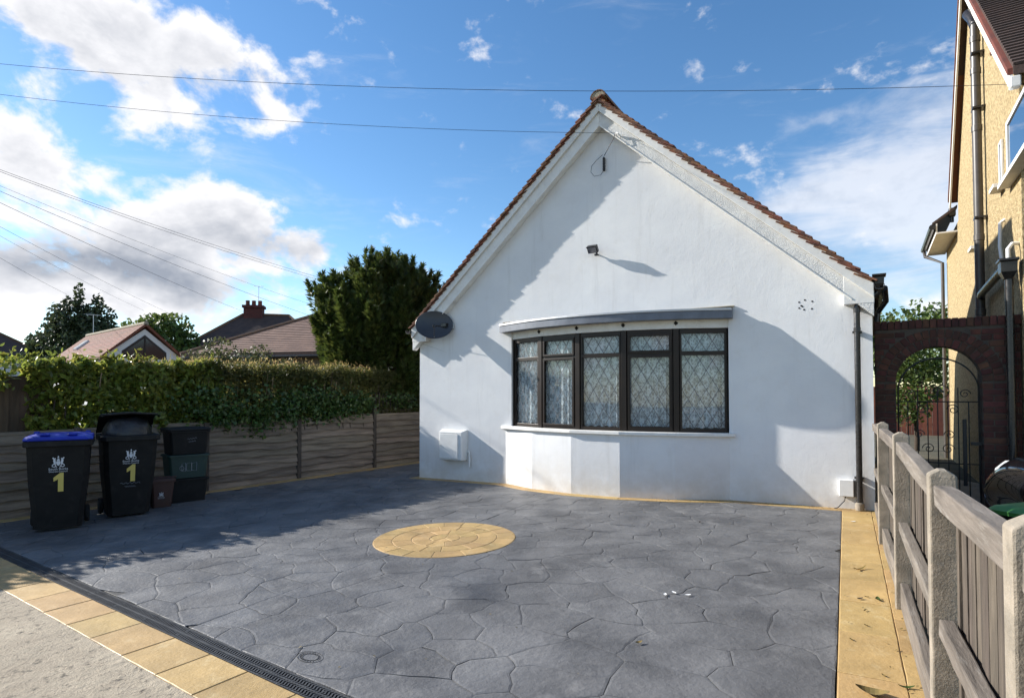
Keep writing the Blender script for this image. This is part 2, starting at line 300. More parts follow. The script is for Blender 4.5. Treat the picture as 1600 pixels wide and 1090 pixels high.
def put(name, me, parent=None, loc=None, bev=0.0):
    o = bpy.data.objects.new(name, me); C.objects.link(o)
    if parent: o.parent = parent
    if loc is not None: o.location = loc
    if bev:
        b = o.modifiers.new('bevel', 'BEVEL'); b.width = bev; b.segments = 2; b.limit_method = 'ANGLE'; b.angle_limit = R(40)
    return o
def tag(o, label, cat, group=None):
    o['label'] = label; o['category'] = cat
    if group: o['group'] = group
    return o
def thing(name, label, cat, loc=(0,0,0), rz=0.0, group=None):
    o = bpy.data.objects.new(name, None); C.objects.link(o); o.location = loc; o.rotation_euler = (0,0,rz); o.empty_display_size = .2
    return tag(o, label, cat, group)
def struct(o): o['kind'] = 'structure'; return o
def stuff(o): o['kind'] = 'stuff'; return o
def text_mesh(body, size, m, name='lettering', extrude=.0006):
    cu = bpy.data.curves.new('t', 'FONT'); cu.body = body; cu.size = size; cu.align_x = 'CENTER'; cu.align_y = 'CENTER'; cu.extrude = extrude; cu.resolution_u = 3
    ob = bpy.data.objects.new('t', cu); C.objects.link(ob); dg = bpy.context.evaluated_depsgraph_get(); dg.update()
    me = bpy.data.meshes.new_from_object(ob.evaluated_get(dg)); me.name = name; bpy.data.objects.remove(ob); me.materials.clear(); me.materials.append(MATS[m]); return me
def np_mesh(name, V, F, m, parent=None):
    """V (n,k,3) islands of k vertices, F face list inside one island"""
    n, k, _ = V.shape; me = bpy.data.meshes.new(name); fl = []
    me.vertices.add(n*k); me.vertices.foreach_set('co', V.reshape(-1).astype(np.float32))
    base = (np.arange(n)*k)[:, None]; loops = np.concatenate([(base + np.array(f)[None, :]) for f in F], 1).reshape(-1)
    lens = np.tile(np.array([len(f) for f in F]), n); starts = np.concatenate([[0], np.cumsum(lens)[:-1]])
    me.loops.add(len(loops)); me.loops.foreach_set('vertex_index', loops.astype(np.int32))
    me.polygons.add(len(lens)); me.polygons.foreach_set('loop_start', starts.astype(np.int32))
    try: me.polygons.foreach_set('loop_total', lens.astype(np.int32))
    except Exception: pass
    me.update(calc_edges=True); me.validate(); me.materials.append(MATS[m]); return put(name, me, parent)
def leaves(name, P, size, m, parent=None, outward=None, aspect=.5, droop=.3, big=False, jitter=.7, wvar=.35):
    """leaf shaped faces at points P (n,3); outward (n,3) preferred normal"""
    n = len(P); rng = np.random
    nr = rng.normal(size=(n,3)); nr /= np.linalg.norm(nr, axis=1)[:,None]
    if outward is not None: nr = outward*(1-jitter) + nr*jitter
    nr /= np.linalg.norm(nr, axis=1)[:,None] + 1e-9
    t = rng.normal(size=(n,3)); t[:,2] -= droop; t -= nr*(t*nr).sum(1)[:,None]; t /= np.linalg.norm(t, axis=1)[:,None] + 1e-9
    b = np.cross(nr, t); L_ = (size*(1 + wvar*(rng.rand(n)*2-1)))[:,None]; W = L_*aspect
    if big:
        V = np.stack([P - t*L_*.5, P - t*L_*.12 + b*W*.5 + nr*L_*.06, P + t*L_*.22 + b*W*.38 + nr*L_*.05, P + t*L_*.5 - nr*L_*.05, P + t*L_*.22 - b*W*.38 + nr*L_*.05, P - t*L_*.12 - b*W*.5 + nr*L_*.06, P + t*L_*.05], 1)
        F = [(0,1,6),(1,2,6),(2,3,6),(3,4,6),(4,5,6),(5,0,6)]
    else:
        V = np.stack([P - t*L_*.5, P + b*W*.5 + nr*L_*.06, P + t*L_*.5, P - b*W*.5 + nr*L_*.06], 1); F = [(0,1,2),(0,2,3)]
    return stuff(np_mesh(name, V, F, m, parent))

# ------------------------------------------------------------------ ground, drive, pavement
def ground_sheet():
    xs = [-400, -60, -12, -8, -4, 0, 4, 8, 12, 60, 400]; ys = [-60, -5, 0, 5, 10, 15, 25, 60, 600]; b = MB()
    zz = lambda x: gz(max(-12, min(12, x))) - .075
    for y in ys:
        for x in xs: b.v.append((x, y, zz(x)))
    n = len(xs)
    for j in range(len(ys)-1):
        for i in range(n-1): b.f.append((j*n+i, j*n+i+1, (j+1)*n+i+1, (j+1)*n+i))
    struct(b.build('ground', 'soil'))
ground_sheet()
DD = Vector((.8158, -.5784)); DN = Vector((.5784, .8158))        # along the drain, and from it towards the house
RD = Vector((.493, .870)); RN = Vector((.870, -.493))            # along the right edge of the drive
FD = Vector((.6104, .7921)); FN = Vector((.7921, -.6104)); F0 = Vector((-5.35, 10.30))   # left fence
def clip(poly, p, n):             # keep the side where (x-p).n <= 0
    out = []
    for i in range(len(poly)):
        a, b = poly[i], poly[(i+1) % len(poly)]; da = (a[0]-p[0])*n[0]+(a[1]-p[1])*n[1]; db = (b[0]-p[0])*n[0]+(b[1]-p[1])*n[1]
        if da <= 0: out.append(a)
        if (da < 0 < db) or (db < 0 < da):
            t = da/(da-db); out.append((a[0]+(b[0]-a[0])*t, a[1]+(b[1]-a[1])*t))
    return out
BOW = []                          # outline of the bay's dwarf wall in house (s, n)
s_, n_ = 1.93, 0.0; BOW.append((s_, n_))
for a in (22, 11, 0, -11, -22):
    s_ += .807*math.cos(R(a)); n_ += .807*math.sin(R(a)); BOW.append((s_, max(n_, 0)))
def driveway():
    drive = struct(MB().slab([(-8.6,8.68),(.97,1.895),(4.30,7.70),(0,15.2),(-2.2,14.9)], lambda x, y: gz(x)-.0085, .1, .01, .002).build('driveway', 'slab_base'))
    rnd = random.Random(11); seeds = []; K = 0
    fx = lambda p: (p[0]*DD.x+p[1]*DD.y, (p[0]*DN.x+p[1]*DN.y)*1.18)
    while K < 14000 and len(seeds) < 520:
        K += 1; p = (rnd.uniform(-8.5,4.6), rnd.uniform(1.6,14.5)); q = fx(p); d0 = rnd.choice([.27,.34,.44,.54])
        if p[0]*DN.x+p[1]*DN.y < 1.95 or (Vector(p)-Vector((.983,1.859))).dot(RN) > .2 or (Vector(p)-F0).dot(FN) < -.1 or ((Vector(p)-HA).dot(HV) > .5 and (Vector(p)-HA).dot(HU) > .6): continue
        if all((q[0]-o[1][0])**2+(q[1]-o[1][1])**2 > d0*d0 for o in seeds): seeds.append((p, q))
    hull = [(-8.6,8.665),(.983,1.872),(4.245,7.62),(4.3,7.8),(0,15.2),(-2.2,14.9)]
    hull = [(Vector(h)) for h in hull]
    cutp, cutd = Vector((.713,9.41)), (Vector((.713,9.41))-Vector((-2.225,4.22))).normalized(); cutn = Vector((cutd.y, -cutd.x))
    def inside_hull(poly):
        n = len(hull)
        for i in range(n):
            a, b = hull[i], hull[(i+1) % n]; e = (b-a); nn = (e.y, -e.x); poly = clip(poly, a, nn)
            if len(poly) < 3: return []
        return poly
    cells = []
    for i, (p, q) in enumerate(seeds):
        near = sorted(range(len(seeds)), key=lambda j: (seeds[j][1][0]-q[0])**2+(seeds[j][1][1]-q[1])**2)[1:16]
        poly = [(p[0]-2,p[1]-2),(p[0]+2,p[1]-2),(p[0]+2,p[1]+2),(p[0]-2,p[1]+2)]
        for j in near:
            o = seeds[j][0]; qq = seeds[j][1]
            # bisector in the stretched metric
            mid = ((p[0]+o[0])/2, (p[1]+o[1])/2); dq = (qq[0]-q[0], (qq[1]-q[1])*1.18); n = (DD.x*dq[0]+DN.x*dq[1], DD.y*dq[0]+DN.y*dq[1]); poly = clip(poly, mid, n)
            if len(poly) < 3: break
        if len(poly) < 3: continue
        poly = inside_hull(poly)
        if len(poly) < 3: continue
        for sgn in (1, -1):
            pl = clip(poly, (cutp.x, cutp.y), (cutn.x*sgn, cutn.y*sgn))
            if len(pl) >= 3: cells.append(pl)
    made = []
    for poly in cells:
        ar = abs(sum(poly[i][0]*poly[(i+1) % len(poly)][1]-poly[(i+1) % len(poly)][0]*poly[i][1] for i in range(len(poly))))/2
        if ar < .012: continue
        cx = sum(p[0] for p in poly)/len(poly); cy = sum(p[1] for p in poly)/len(poly)
        r = Vector((cx, cy)) - HA
        if r.dot(HV) > .25 and r.dot(HU) > .35: continue
        if (Vector((cx, cy))-F0).dot(FN) < .12 or (Vector((cx, cy))-MC).length < .42: continue
        pts = []
        for i in range(len(poly)):
            a, b = poly[i], poly[(i+1) % len(poly)]; l = math.hypot(b[0]-a[0], b[1]-a[1]); k = max(1, int(l/.09))
            for t in range(k): pts.append((a[0]+(b[0]-a[0])*t/k, a[1]+(b[1]-a[1])*t/k))
        out = []
        for (x, y) in pts:
            edge = min(abs((Vector((x, y))-cutp).dot(cutn)), abs((Vector((x, y))-Vector((.983,1.859))).dot(RN)), abs(x*DN.x+y*DN.y-2.085))
            w = min(1, edge/.12); v = noise.noise_vector(Vector((x*2.1, y*2.1, 0))); v2 = noise.noise_vector(Vector((x*7, y*7, 3)))
            x2, y2 = x+(v.x*.12+v2.x*.045)*w, y+(v.y*.12+v2.y*.045)*w
            l = math.hypot(x2-cx, y2-cy) or 1; d = .0022+.003*noise.noise(Vector((x*3, y*3, 9))); out.append((x2-(x2-cx)/l*d, y2-(y2-cy)/l*d))
        if len(out) < 3: continue
        tx, ty, h = rnd.gauss(0,.0032), rnd.gauss(0,.0032), rnd.uniform(-.001,.001)
        b = MB().slab([(x-cx, y-cy) for x, y in out], lambda x, y: gz(x+cx)-gz(cx)+tx*x+ty*y+h, .012, .016, .0022)
        # how large the stone shows from the street side
        seen = 1.0 if abs(cx) < .92*cy+.3 and r.dot(HU) < HW and (r.dot(HV) < .1 or r.dot(HU) < .1) else .02
        made.append((seen*ar/(cx*cx+cy*cy)**1.5, cx, cy, b))
    made.sort(key=lambda q: -q[0]); rest = MB()
    for k, (_, cx, cy, b) in enumerate(made):
        if k < 300: put('stone', b.mesh('stone', 'stone'), drive, (cx, cy, gz(cx)))
        else: rest.add([(x+cx, y+cy, z+gz(cx)) for x, y, z in b.v], b.f)
    if rest.v: stuff(rest.build('far_stones', 'stone', drive))
    print('stones', len(made))
    # maker's oval stamp pressed into the corner
    st = MB(); c = Vector((-1.24, 3.66)); e1, e2 = DD, DN
    for rad in (1.0, .62):
        path = [(*(c+e1*math.cos(t)*.098*rad+e2*math.sin(t)*.062*rad), gz(c.x)+.0015) for t in [2*math.pi*k/28 for k in range(29)]]; st.tube(path, .0016, 4)
    for k in range(22):
        t = 2*math.pi*k/22; p = c+e1*math.cos(t)*.079+e2*math.sin(t)*.049; q = c+e1*math.cos(t)*.068+e2*math.sin(t)*.041; st.tube([(*p, gz(c.x)+.0015), (*q, gz(c.x)+.0015)], .0025, 4)
    st.build('stamp', 'slab_base', drive)
    return drive
MC = Vector((-.745, 6.60)); MR = .79
drive = driveway()
def ring_piece(c, r0, r1, a0, a1, gap=.004):
    k = max(2, int((a1-a0)*r1/.09)); g0 = gap/max(r0, .05); g1 = gap/r1
    o = [(c[0]+(r1-gap)*math.cos(a0+g1+(a1-a0-2*g1)*i/k), c[1]+(r1-gap)*math.sin(a0+g1+(a1-a0-2*g1)*i/k)) for i in range(k+1)]
    i_ = [(c[0]+(r0+gap)*math.cos(a1-g0-(a1-a0-2*g0)*i/k), c[1]+(r0+gap)*math.sin(a1-g0-(a1-a0-2*g0)*i/k)) for i in range(k+1)] if r0 > .02 else [tuple(c)]
    return o + i_
def medallion():
    t = thing('paved_circle', 'round golden circle of stamped stones set in the grey drive', 'paving', (MC.x, MC.y, gz(MC.x)))
    n = 48; MB().slab([(MR*math.cos(2*math.pi*k/n), MR*math.sin(2*math.pi*k/n)) for k in range(n)], lambda x, y: .0194*x+.0015, .02, .004, .003).build('bed', 'gold_joint', t)
    rings = [(0.0,.17,5),(.17,.37,9),(.37,.58,13),(.58,.785,17)]; rnd = random.Random(3)
    for r0, r1, k in rings:
        off = rnd.random()*6; cuts = sorted([off + 2*math.pi*(i + rnd.uniform(-.18,.18))/k for i in range(k)]); cuts.append(cuts[0]+2*math.pi)
        for i in range(k):
            p = ring_piece((0,0), r0, r1, cuts[i], cuts[i+1], .0015); h = rnd.uniform(.0045,.0062)
            MB().slab(p, lambda x, y: .0194*x+h, .012, .007, .003).build('stone', 'gold', t)
medallion()
def strip(name, label, org, d, n, L0, L1, b0, b1, step, lift=.004, cols=((0,1),), jit=.12):
    """a border of stamped slabs along direction d"""
    t = thing(name, label, 'paving border', (org.x, org.y, gz(org.x))); rnd = random.Random(len(label))
    zf = lambda x, y: gz(x+org.x)-gz(org.x)
    q = lambda a, b: (d.x*a+n.x*b, d.y*a+n.y*b)
    MB().slab([q(L0,b0), q(L1,b0), q(L1,b1), q(L0,b1)], lambda x, y: zf(x, y)+lift-.006, .05, .002, .001).build('bed', 'gold_joint', t)
    for c0, c1 in cols:
        a = L0
        while a < L1-.05:
            e = min(L1, a+step*(1+rnd.uniform(-jit,jit)));  y0 = b0+(b1-b0)*c0; y1 = b0+(b1-b0)*c1; g = .0025; pl = []
            cs = [q(a+g,y0+g), q(e-g,y0+g), q(e-g,y1-g), q(a+g,y1-g)]
            for i in range(4):
                A, B = cs[i], cs[(i+1) % 4]; k = max(1, int(math.hypot(B[0]-A[0], B[1]-A[1])/.1))
                for j in range(k): pl.append((A[0]+(B[0]-A[0])*j/k+rnd.uniform(-.0015,.0015), A[1]+(B[1]-A[1])*j/k+rnd.uniform(-.0015,.0015)))
            h = rnd.uniform(0,.0012); tt = rnd.gauss(0,.001)
            MB().slab(pl, lambda x, y: zf(x, y)+lift+h+tt*(x-cs[0][0]), .02, .006, .003).build('slab', 'gold', t); a = e
    return t
strip('gold_border', 'golden slab border between the black drain and the old concrete pavement', DN*1.622, DD, DN, -11.2, .1, 0, .328, .44, .004)
strip('gold_border', 'wide golden slab border running beside the grey picket fence', Vector((.983,1.859)), RD, RN, -.25, 6.95, 0, .44, .62, .006, cols=((0,.74),(.74,1)))
strip('gold_border', 'narrow golden border along the foot of the lap fence', F0+FN*.03, FD, FN, -4.8, 5.0, 0, .24, .6, .005)
def house_border():
    t = thing('gold_border', 'narrow golden border curving along the foot of the white house', 'paving border', hw(0,0,0), HROT)
    line = [(-.12,0),(.6,0),(1.25,0),(1.80,0)] + BOW[0:1] + BOW[1:5] + BOW[5:6] + [(6.3,0),(6.8,0),(7.28,0)]
    W = .175; N_ = []
    for i, p in enumerate(line):
        a = Vector(line[max(i-1,0)]); b = Vector(line[min(i+1,len(line)-1)]); d = (b-a).normalized(); N_.append(Vector((-d.y, d.x)))
    zf = lambda x, y: gz(hw(x, y).x)
    for i in range(len(line)-1):
        a, b = Vector(line[i]), Vector(line[i+1])
        # local y is back into the plot: outward n -> -y
        inn = .12; P = [a-N_[i]*inn, b-N_[i+1]*inn, b+N_[i+1]*W, a+N_[i]*W]; P = [(p.x, -p.y) for p in P]
        MB().slab(P, lambda x, y: zf(x, y)+.0065, .03, .004, .003).build('slab', 'gold', t)
house_border()
def drain():
    t = thing('channel_drain', 'long black slotted channel drain across the front of the drive', 'drain', (DN.x*1.9535, DN.y*1.9535, gz(DN.x*1.95)), math.atan2(DD.y, DD.x))
    zf = lambda a: gz(DN.x*1.95+DD.x*a)-gz(DN.x*1.95)
    def bars():
        b = MB()
        for y0, y1 in ((.006,.062),(.068,.124)):
            k = 0
            for i in range(20):
                x = .012+i*.025; path = [(x+.009*math.sin(j/4*math.pi*2), y0+(y1-y0)*j/4, 0) for j in range(5)]
                for j in range(4):
                    (xa, ya, _), (xb, yb, _) = path[j], path[j+1]; w = .0058
                    b.hexa([(xa-w,ya,-.012),(xa+w,ya,-.012),(xb+w,yb,-.012),(xb-w,yb,-.012),(xa-w,ya,0),(xa+w,ya,0),(xb+w,yb,0),(xb-w,yb,0)])
        b.box(0,.5,.0,.007,-.012,.0012); b.box(0,.5,.061,.069,-.012,.0012); b.box(0,.5,.123,.13,-.012,.0012); b.box(-.003,.003,.007,.061,-.012,.0012); b.box(-.003,.003,.069,.123,-.012,.0012); b.box(.497,.5,.007,.061,-.012,.0011); b.box(.497,.5,.069,.123,-.012,.0011)
        return b.mesh('grate', 'drain_black')
    me = bars(); tr = MB()
    for a0, a1 in ((-11.2,.1),):
        tr.hexa([(a0,.002,zf(a0)-.11),(a1,.002,zf(a1)-.11),(a1,.128,zf(a1)-.11),(a0,.128,zf(a0)-.11),(a0,.002,zf(a0)-.0115),(a1,.002,zf(a1)-.0115),(a1,.128,zf(a1)-.0115),(a0,.128,zf(a0)-.0115)])
    tr.build('channel', 'void', t)
    a = -11.2
    while a < .05:
        o = put('grate', me, t, (a, 0, zf(a)+.001)); o.rotation_euler.y = -.0194*DD.x; a += .5
drain()
def pavement():
    n1, n2 = 90, 46; b = MB(); a0, a1, b0, b1 = -11.5, 1.6, -2.6, 1.619
    for i in range(n1+1):
        for j in range(n2+1):
            a = a0+(a1-a0)*i/n1; c = b0+(b1-b0)*(j/n2)**.7; p = DD*a+DN*c
            z = gz(p.x)+.002+.007*noise.noise(Vector((p.x*5,p.y*5,0)))+.008*noise.noise(Vector((p.x*1.7,p.y*1.7,4)))-.006
            if j == n2: z = gz(p.x)+.004; p = p+DN*.010*noise.noise(Vector((a*6,0,2)))
            b.v.append((p.x, p.y, z))
    for i in range(n1):
        for j in range(n2): k = i*(n2+1)+j; b.f.append((k, k+n2+1, k+n2+2, k+1))
    struct(b.build('pavement', 'old_concrete', smooth=True))
pavement()

# ------------------------------------------------------------------ the white bungalow
AP = (3.83, 6.33); SL = .889; TH = math.atan(SL); LEN_L = 3.97; LEN_R = 3.80; DEPTH = 6.4; SHORT_RIDGE = 2.3  # unseen rear shaped so sun reaches the neighbour's flank: ridge cut short
WS0, WS1, WZ0, WZ1 = 2.095, 5.770, .925, 2.60
def zroof(s, d=0.0): return AP[1]-abs(s-AP[0])*SL-d
def bungalow():
    h = thing('bungalow', 'white rendered bungalow with a tiled gable roof and bow window', 'house', hw(0,0,0), HROT)
    b = MB(); D = .30           # wall thickness
    top = lambda s: zroof(s, .17)
    def quad(p): 
        o = len(b.v); b.v += [(s, 0, z) for s, z in p]; b.f.append(tuple(range(o, o+len(p))))
    zb = -.35
    quad([(0,zb),(WS0,zb),(WS0,WZ0),(WS0,WZ1),(WS0,top(WS0)),(0,top(0))])
    quad([(WS1,zb),(HW,zb),(HW,top(HW)),(WS1,top(WS1)),(WS1,WZ1),(WS1,WZ0)])
    quad([(WS0,zb),(WS1,zb),(WS1,WZ0),(WS0,WZ0)])
    quad([(WS0,WZ1),(WS1,WZ1),(WS1,top(WS1)),(AP[0],top(AP[0])),(WS0,top(WS0))])
    # reveals of the opening
    for p in ([(WS0,0,WZ0),(WS0,D,WZ0),(WS0,D,WZ1),(WS0,0,WZ1)], [(WS1,0,WZ0),(WS1,D,WZ0),(WS1,D,WZ1),(WS1,0,WZ1)], [(WS0,0,WZ0),(WS1,0,WZ0),(WS1,D,WZ0),(WS0,D,WZ0)], [(WS0,0,WZ1),(WS1,0,WZ1),(WS1,D,WZ1),(WS0,D,WZ1)]):
        b.add(p, [(0,1,2,3)])
    # sides, back
    zl, zr = top(0), top(HW)
    b.add([(0,0,zb),(0,DEPTH,zb),(0,DEPTH,zl),(0,0,zl)], [(0,1,2,3)]); b.add([(HW,0,zb),(HW,DEPTH,zb),(HW,DEPTH,zr),(HW,0,zr)], [(0,1,2,3)])
    b.add([(0,DEPTH,zb),(HW,DEPTH,zb),(HW,DEPTH,zr),(0,DEPTH,zl)], [(0,1,2,3)])
    me = bpy.data.meshes.new('wall'); me.from_pydata(b.v, [], b.f); me.materials.append(MATS['render']); bm = bmesh.new(); bm.from_mesh(me); bmesh.ops.remove_doubles(bm, verts=bm.verts, dist=.0005); bmesh.ops.recalc_face_normals(bm, faces=bm.faces); bm.to_mesh(me); bm.free()
    wall = put('wall', me, h)
    # the room behind the window
    r = MB(); r.box(.3, HW-.3, .31, 4.2, .05, 2.62); rm = r.build('room', 'room', h)
    rme = rm.data; bm = bmesh.new(); bm.from_mesh(rme); bmesh.ops.delete(bm, geom=[f for f in bm.faces if f.calc_center_median().y < .4], context='FACES_ONLY'); bm.to_mesh(rme); bm.free()
    # screw holes left in the render
    for ds, dz in ((-.10,.05),(-.03,.075),(.06,.05),(-.075,.0),(-.06,-.01),(-.10,-.03),(-.04,-.055),(.055,-.05)):
        MB().rings([[(6.80+ds+.012*math.cos(a), y, 2.70+dz+.012*math.sin(a)) for a in [k*math.pi/4 for k in range(8)]] for y in (.004,-.0025)]).build('screw_hole', 'hole', wall)
    # plinth of the bay
    bay = MB(); bo = BOW; z0, z1 = -.3, .90
    lo = [(s, -n-.0, z0) for s, n in bo]; hi = [(s, -n-.0, z1) for s, n in bo]
    lo[0] = (bo[0][0], .02, z0); hi[0] = (bo[0][0], .02, z1); lo[-1] = (bo[-1][0], .02, z0); hi[-1] = (bo[-1][0], .02, z1)
    n = len(bo); bay.add(lo+hi, [(i, i+1, n+i+1, n+i) for i in range(n-1)] + [tuple(range(n, 2*n))]); bay.build('bay_plinth', 'render', h)
    # sill
    def offs(line, d):
        out = []
        for i, p in enumerate(line):
            a = Vector(line[max(i-1,0)]); c = Vector(line[min(i+1,len(line)-1)])
            if 0 < i < len(line)-1:
                d1 = (Vector(p)-a).normalized(); d2 = (c-Vector(p)).normalized(); m = (Vector((-d1.y,d1.x))+Vector((-d2.y,d2.x))).normalized(); m = m/ max(.5, m.dot(Vector((-d1.y,d1.x))))
            else:
                dd = (c-a).normalized(); m = Vector((-dd.y, dd.x))
            out.append((p[0]+m.x*d, p[1]+m.y*d))
        return out
    def band(out, inn, z0, z1, name, m, parent=h, bev=0.0, drop=0.0):
        b = MB(); k = len(out)
        V = [(s,-q,z0) for s,q in out]+[(s,-q,z1-drop) for s,q in out]+[(s,-q,z0) for s,q in inn]+[(s,-q,z1) for s,q in inn]
        F = []
        for i in range(k-1): F += [(i,i+1,k+i+1,k+i),(k+i,k+i+1,3*k+i+1,3*k+i),(3*k+i,3*k+i+1,2*k+i+1,2*k+i),(2*k+i,2*k+i+1,i+1,i)]
        F += [(0,k,3*k,2*k),(k-1,2*k-1,4*k-1,3*k-1)]
        b.add(V, F); return b.build(name, m, parent, bev=bev)
    sl = offs(BOW, .045); sl[0] = (BOW[0][0]-.03, .012); sl[-1] = (BOW[-1][0]+.035, .012); sl.insert(0, (sl[0][0], -.0)); sl.append((sl[-1][0], -.0))
    sl[0] = (sl[1][0], .002); sl[-1] = (sl[-2][0], .002); sl[1] = (sl[1][0], .045); sl[-2] = (sl[-2][0], .045)
    inn = [(WS0, -.2)] + offs(BOW, -.2) + [(WS1, -.2)]; inn[1] = (WS0, -.2); inn[-2] = (WS1, -.2)
    band(sl, inn, .885, .935, 'window_sill', 'white_paint', h, .006)
    # window line, set back from the plinth
    wl = [(WS0, -.10)]; wseg = (WS1-WS0)/(1+2*math.cos(R(11))+2*math.cos(R(22))); s, q = wl[0]
    for a in (22, 11, 0, -11, -22): s += wseg*math.cos(R(a)); q += wseg*math.sin(R(a)); wl.append((s, q))
    win = put('bow_window', None, h)
    Z0, Z1, ZT = .937, 2.46, 2.10
    fr = lambda i: (Vector(wl[i]), Vector(wl[i+1]))
    for i in range(6):                                   # posts at the bends
        p = Vector(wl[i]); b = MB(); w = .05 if 0 < i < 5 else .035
        a = Vector(wl[max(i-1,0)]); c = Vector(wl[min(i+1,5)]); d = (c-a).normalized(); nn = Vector((-d.y,d.x))
        q = [p-d*w-nn*.04, p+d*w-nn*.04, p+d*w*.8+nn*.045, p-d*w*.8+nn*.045]
        b.rings([[(v.x,-v.y,z) for v in q] for z in (Z0, Z1)]); b.build('window_post', 'frame_brown', win, bev=.004)
    for i in range(5):
        A, B = fr(i); d = (B-A).normalized(); nn = Vector((-d.y,d.x)); L_ = (B-A).length
        P = lambda t, o, z: (A.x+d.x*t+nn.x*o, -(A.y+d.y*t+nn.y*o), z)
        def bar(t0, t1, z0, z1, o0, o1, name='rail'):
            MB().hexa([P(t0,o0,z0),P(t1,o0,z0),P(t1,o1,z0),P(t0,o1,z0),P(t0,o0,z1),P(t1,o0,z1),P(t1,o1,z1),P(t0,o1,z1)]).build(name, 'frame_brown', win, bev=.003)
        e = .048; bar(e, L_-e, Z0, Z0+.055, -.03, .035); bar(e, L_-e, Z1-.07, Z1, -.03, .035); bar(e, L_-e, ZT-.03, ZT+.03, -.03, .032)
        bar(e, e+.03, Z0+.056, ZT-.031, -.03, .034, 'stile'); bar(L_-e-.03, L_-e, Z0+.056, ZT-.031, -.03, .034, 'stile'); bar(e, e+.03, ZT+.031, Z1-.071, -.03, .034, 'stile'); bar(L_-e-.03, L_-e, ZT+.031, Z1-.071, -.03, .034, 'stile')
        panes = [(e+.03, L_-e-.03, Z0+.055, ZT-.03), (e+.03, L_-e-.03, ZT+.03, Z1-.07)]
        if i in (1, 3):                                  # opening lights carry a second, proud frame
            for (t0, t1, z0, z1) in panes:
                for (u0, u1, v0, v1) in ((t0-.015,t1+.015,z0-.012,z0+.022),(t0-.015,t1+.015,z1-.022,z1+.012),(t0-.015,t0+.02,z0+.023,z1-.023),(t1-.02,t1+.015,z0+.023,z1-.023)):
                    bar(u0, u1, v0, v1, .036, .052, 'casement')
        for (t0, t1, z0, z1) in panes:
            MB().hexa([P(t0,-.003,z0),P(t1,-.003,z0),P(t1,.003,z0),P(t0,.003,z0),P(t0,-.003,z1),P(t1,-.003,z1),P(t1,.003,z1),P(t0,.003,z1)]).build('pane', 'glass', win)
            lt = MB(); cw, chh = .175, .285; w = .0055      # diamond leading
            for sg in (1, -1):
                k = -40
                while k < 60:
                    # line: (t-t0)/cw*sg + (z-z0)/ch = k
                    pts = []
                    for tt, zz in ((t0, None), (t1, None), (None, z0), (None, z1)):
                        if tt is not None: zz = z0+(k-sg*(tt-t0)/cw)*chh
                        else: tt = t0+sg*(k-(zz-z0)/chh)*cw
                        if t0-1e-6 <= tt <= t1+1e-6 and z0-1e-6 <= zz <= z1+1e-6: pts.append((tt, zz))
                    if len(pts) >= 2:
                        a, c = min(pts), max(pts)
                        if math.hypot(a[0]-c[0], a[1]-c[1]) > .03:
                            dv = Vector((c[0]-a[0], c[1]-a[1])).normalized(); nv = Vector((-dv.y, dv.x))*w
                            q = [(a[0]+nv.x,a[1]+nv.y),(a[0]-nv.x,a[1]-nv.y),(c[0]-nv.x,c[1]-nv.y),(c[0]+nv.x,c[1]+nv.y)]
                            q = [(min(max(x,t0),t1), min(max(z,z0),z1)) for x, z in q]
                            lt.rings([[P(x,o,z) for x, z in q] for o in ((.0045,.0075) if sg > 0 else (.0041,.0071))])
                    k += 1
            lt.build('leading', 'lattice', win)
        # lace curtain in folds
        cu = MB(); m_ = 60; uv = []
        for j in range(m_+1):
            t = L_*j/m_; o = -.065+.024*math.sin(j*.62+i)+.009*math.sin(j*1.5+2*i); hem = .985+.018*abs(math.sin(j*.32))
            cu.v += [P(t,o,hem), P(t,o*.97,2.44)]; uv.append((t*1.6+i*3, .0)); uv.append((t*1.6+i*3, 1.5))
            if j: cu.f.append((2*j-2,2*j,2*j+1,2*j-1))
        me = bpy.data.meshes.new('lace_curtain'); me.from_pydata(cu.v, [], cu.f); ul = me.uv_layers.new(name='UVMap')
        for lp in me.loops: ul.data[lp.index].uv = uv[lp.vertex_index]
        me.materials.append(MATS['lace']); put('lace_curtain', me, win)
    # white head board over the glass with black plugs
    hb0, hb1 = offs(wl, .06), offs(wl, -.05); hb0[0] = (WS0, -.03); hb0[-1] = (WS1, -.03)
    head = band(hb0, hb1, 2.462, 2.615, 'head_board', 'white_paint', h, .003)
    for i in (1, 2, 3, 4):
        p = Vector(offs(wl, .062)[i]); MB().rings([[(p.x+.03*math.cos(a), -p.y+yy, 2.54+.034*math.sin(a)) for a in (0, math.pi/2, math.pi, 3*math.pi/2)] for yy in (.03, -.012)]).build('plug', 'hole', head)
    # lead covered canopy
    cl = offs(BOW, .115); cl[0] = (1.905, .10); cl[-1] = (5.835, .10)
    mid = []
    for i in range(len(cl)-1):
        a, c = Vector(cl[i]), Vector(cl[i+1])
        for t in range(4): mid.append(tuple(a.lerp(c, t/4)))
    mid.append(cl[-1]); sm = mid[:]
    for _ in range(3): sm = [sm[0]]+[((sm[k-1][0]+2*sm[k][0]+sm[k+1][0])/4, (sm[k-1][1]+2*sm[k][1]+sm[k+1][1])/4) for k in range(1, len(sm)-1)]+[sm[-1]]
    wallline = [(p[0], -.0) for p in sm]; wallline = [(s_, .003) for s_, _ in sm]
    can = MB(); k = len(sm)
    def ringz(line, z): return [(s,-q,z) for s, q in line]
    sm_in = [(s, max(q-.03, .0)) for s, q in sm]
    V = ringz(sm, 2.585)+ringz(sm, 2.695)+ringz(sm_in, 2.705)+ringz(wallline, 2.745)+ringz(wallline, 2.585)
    F = []
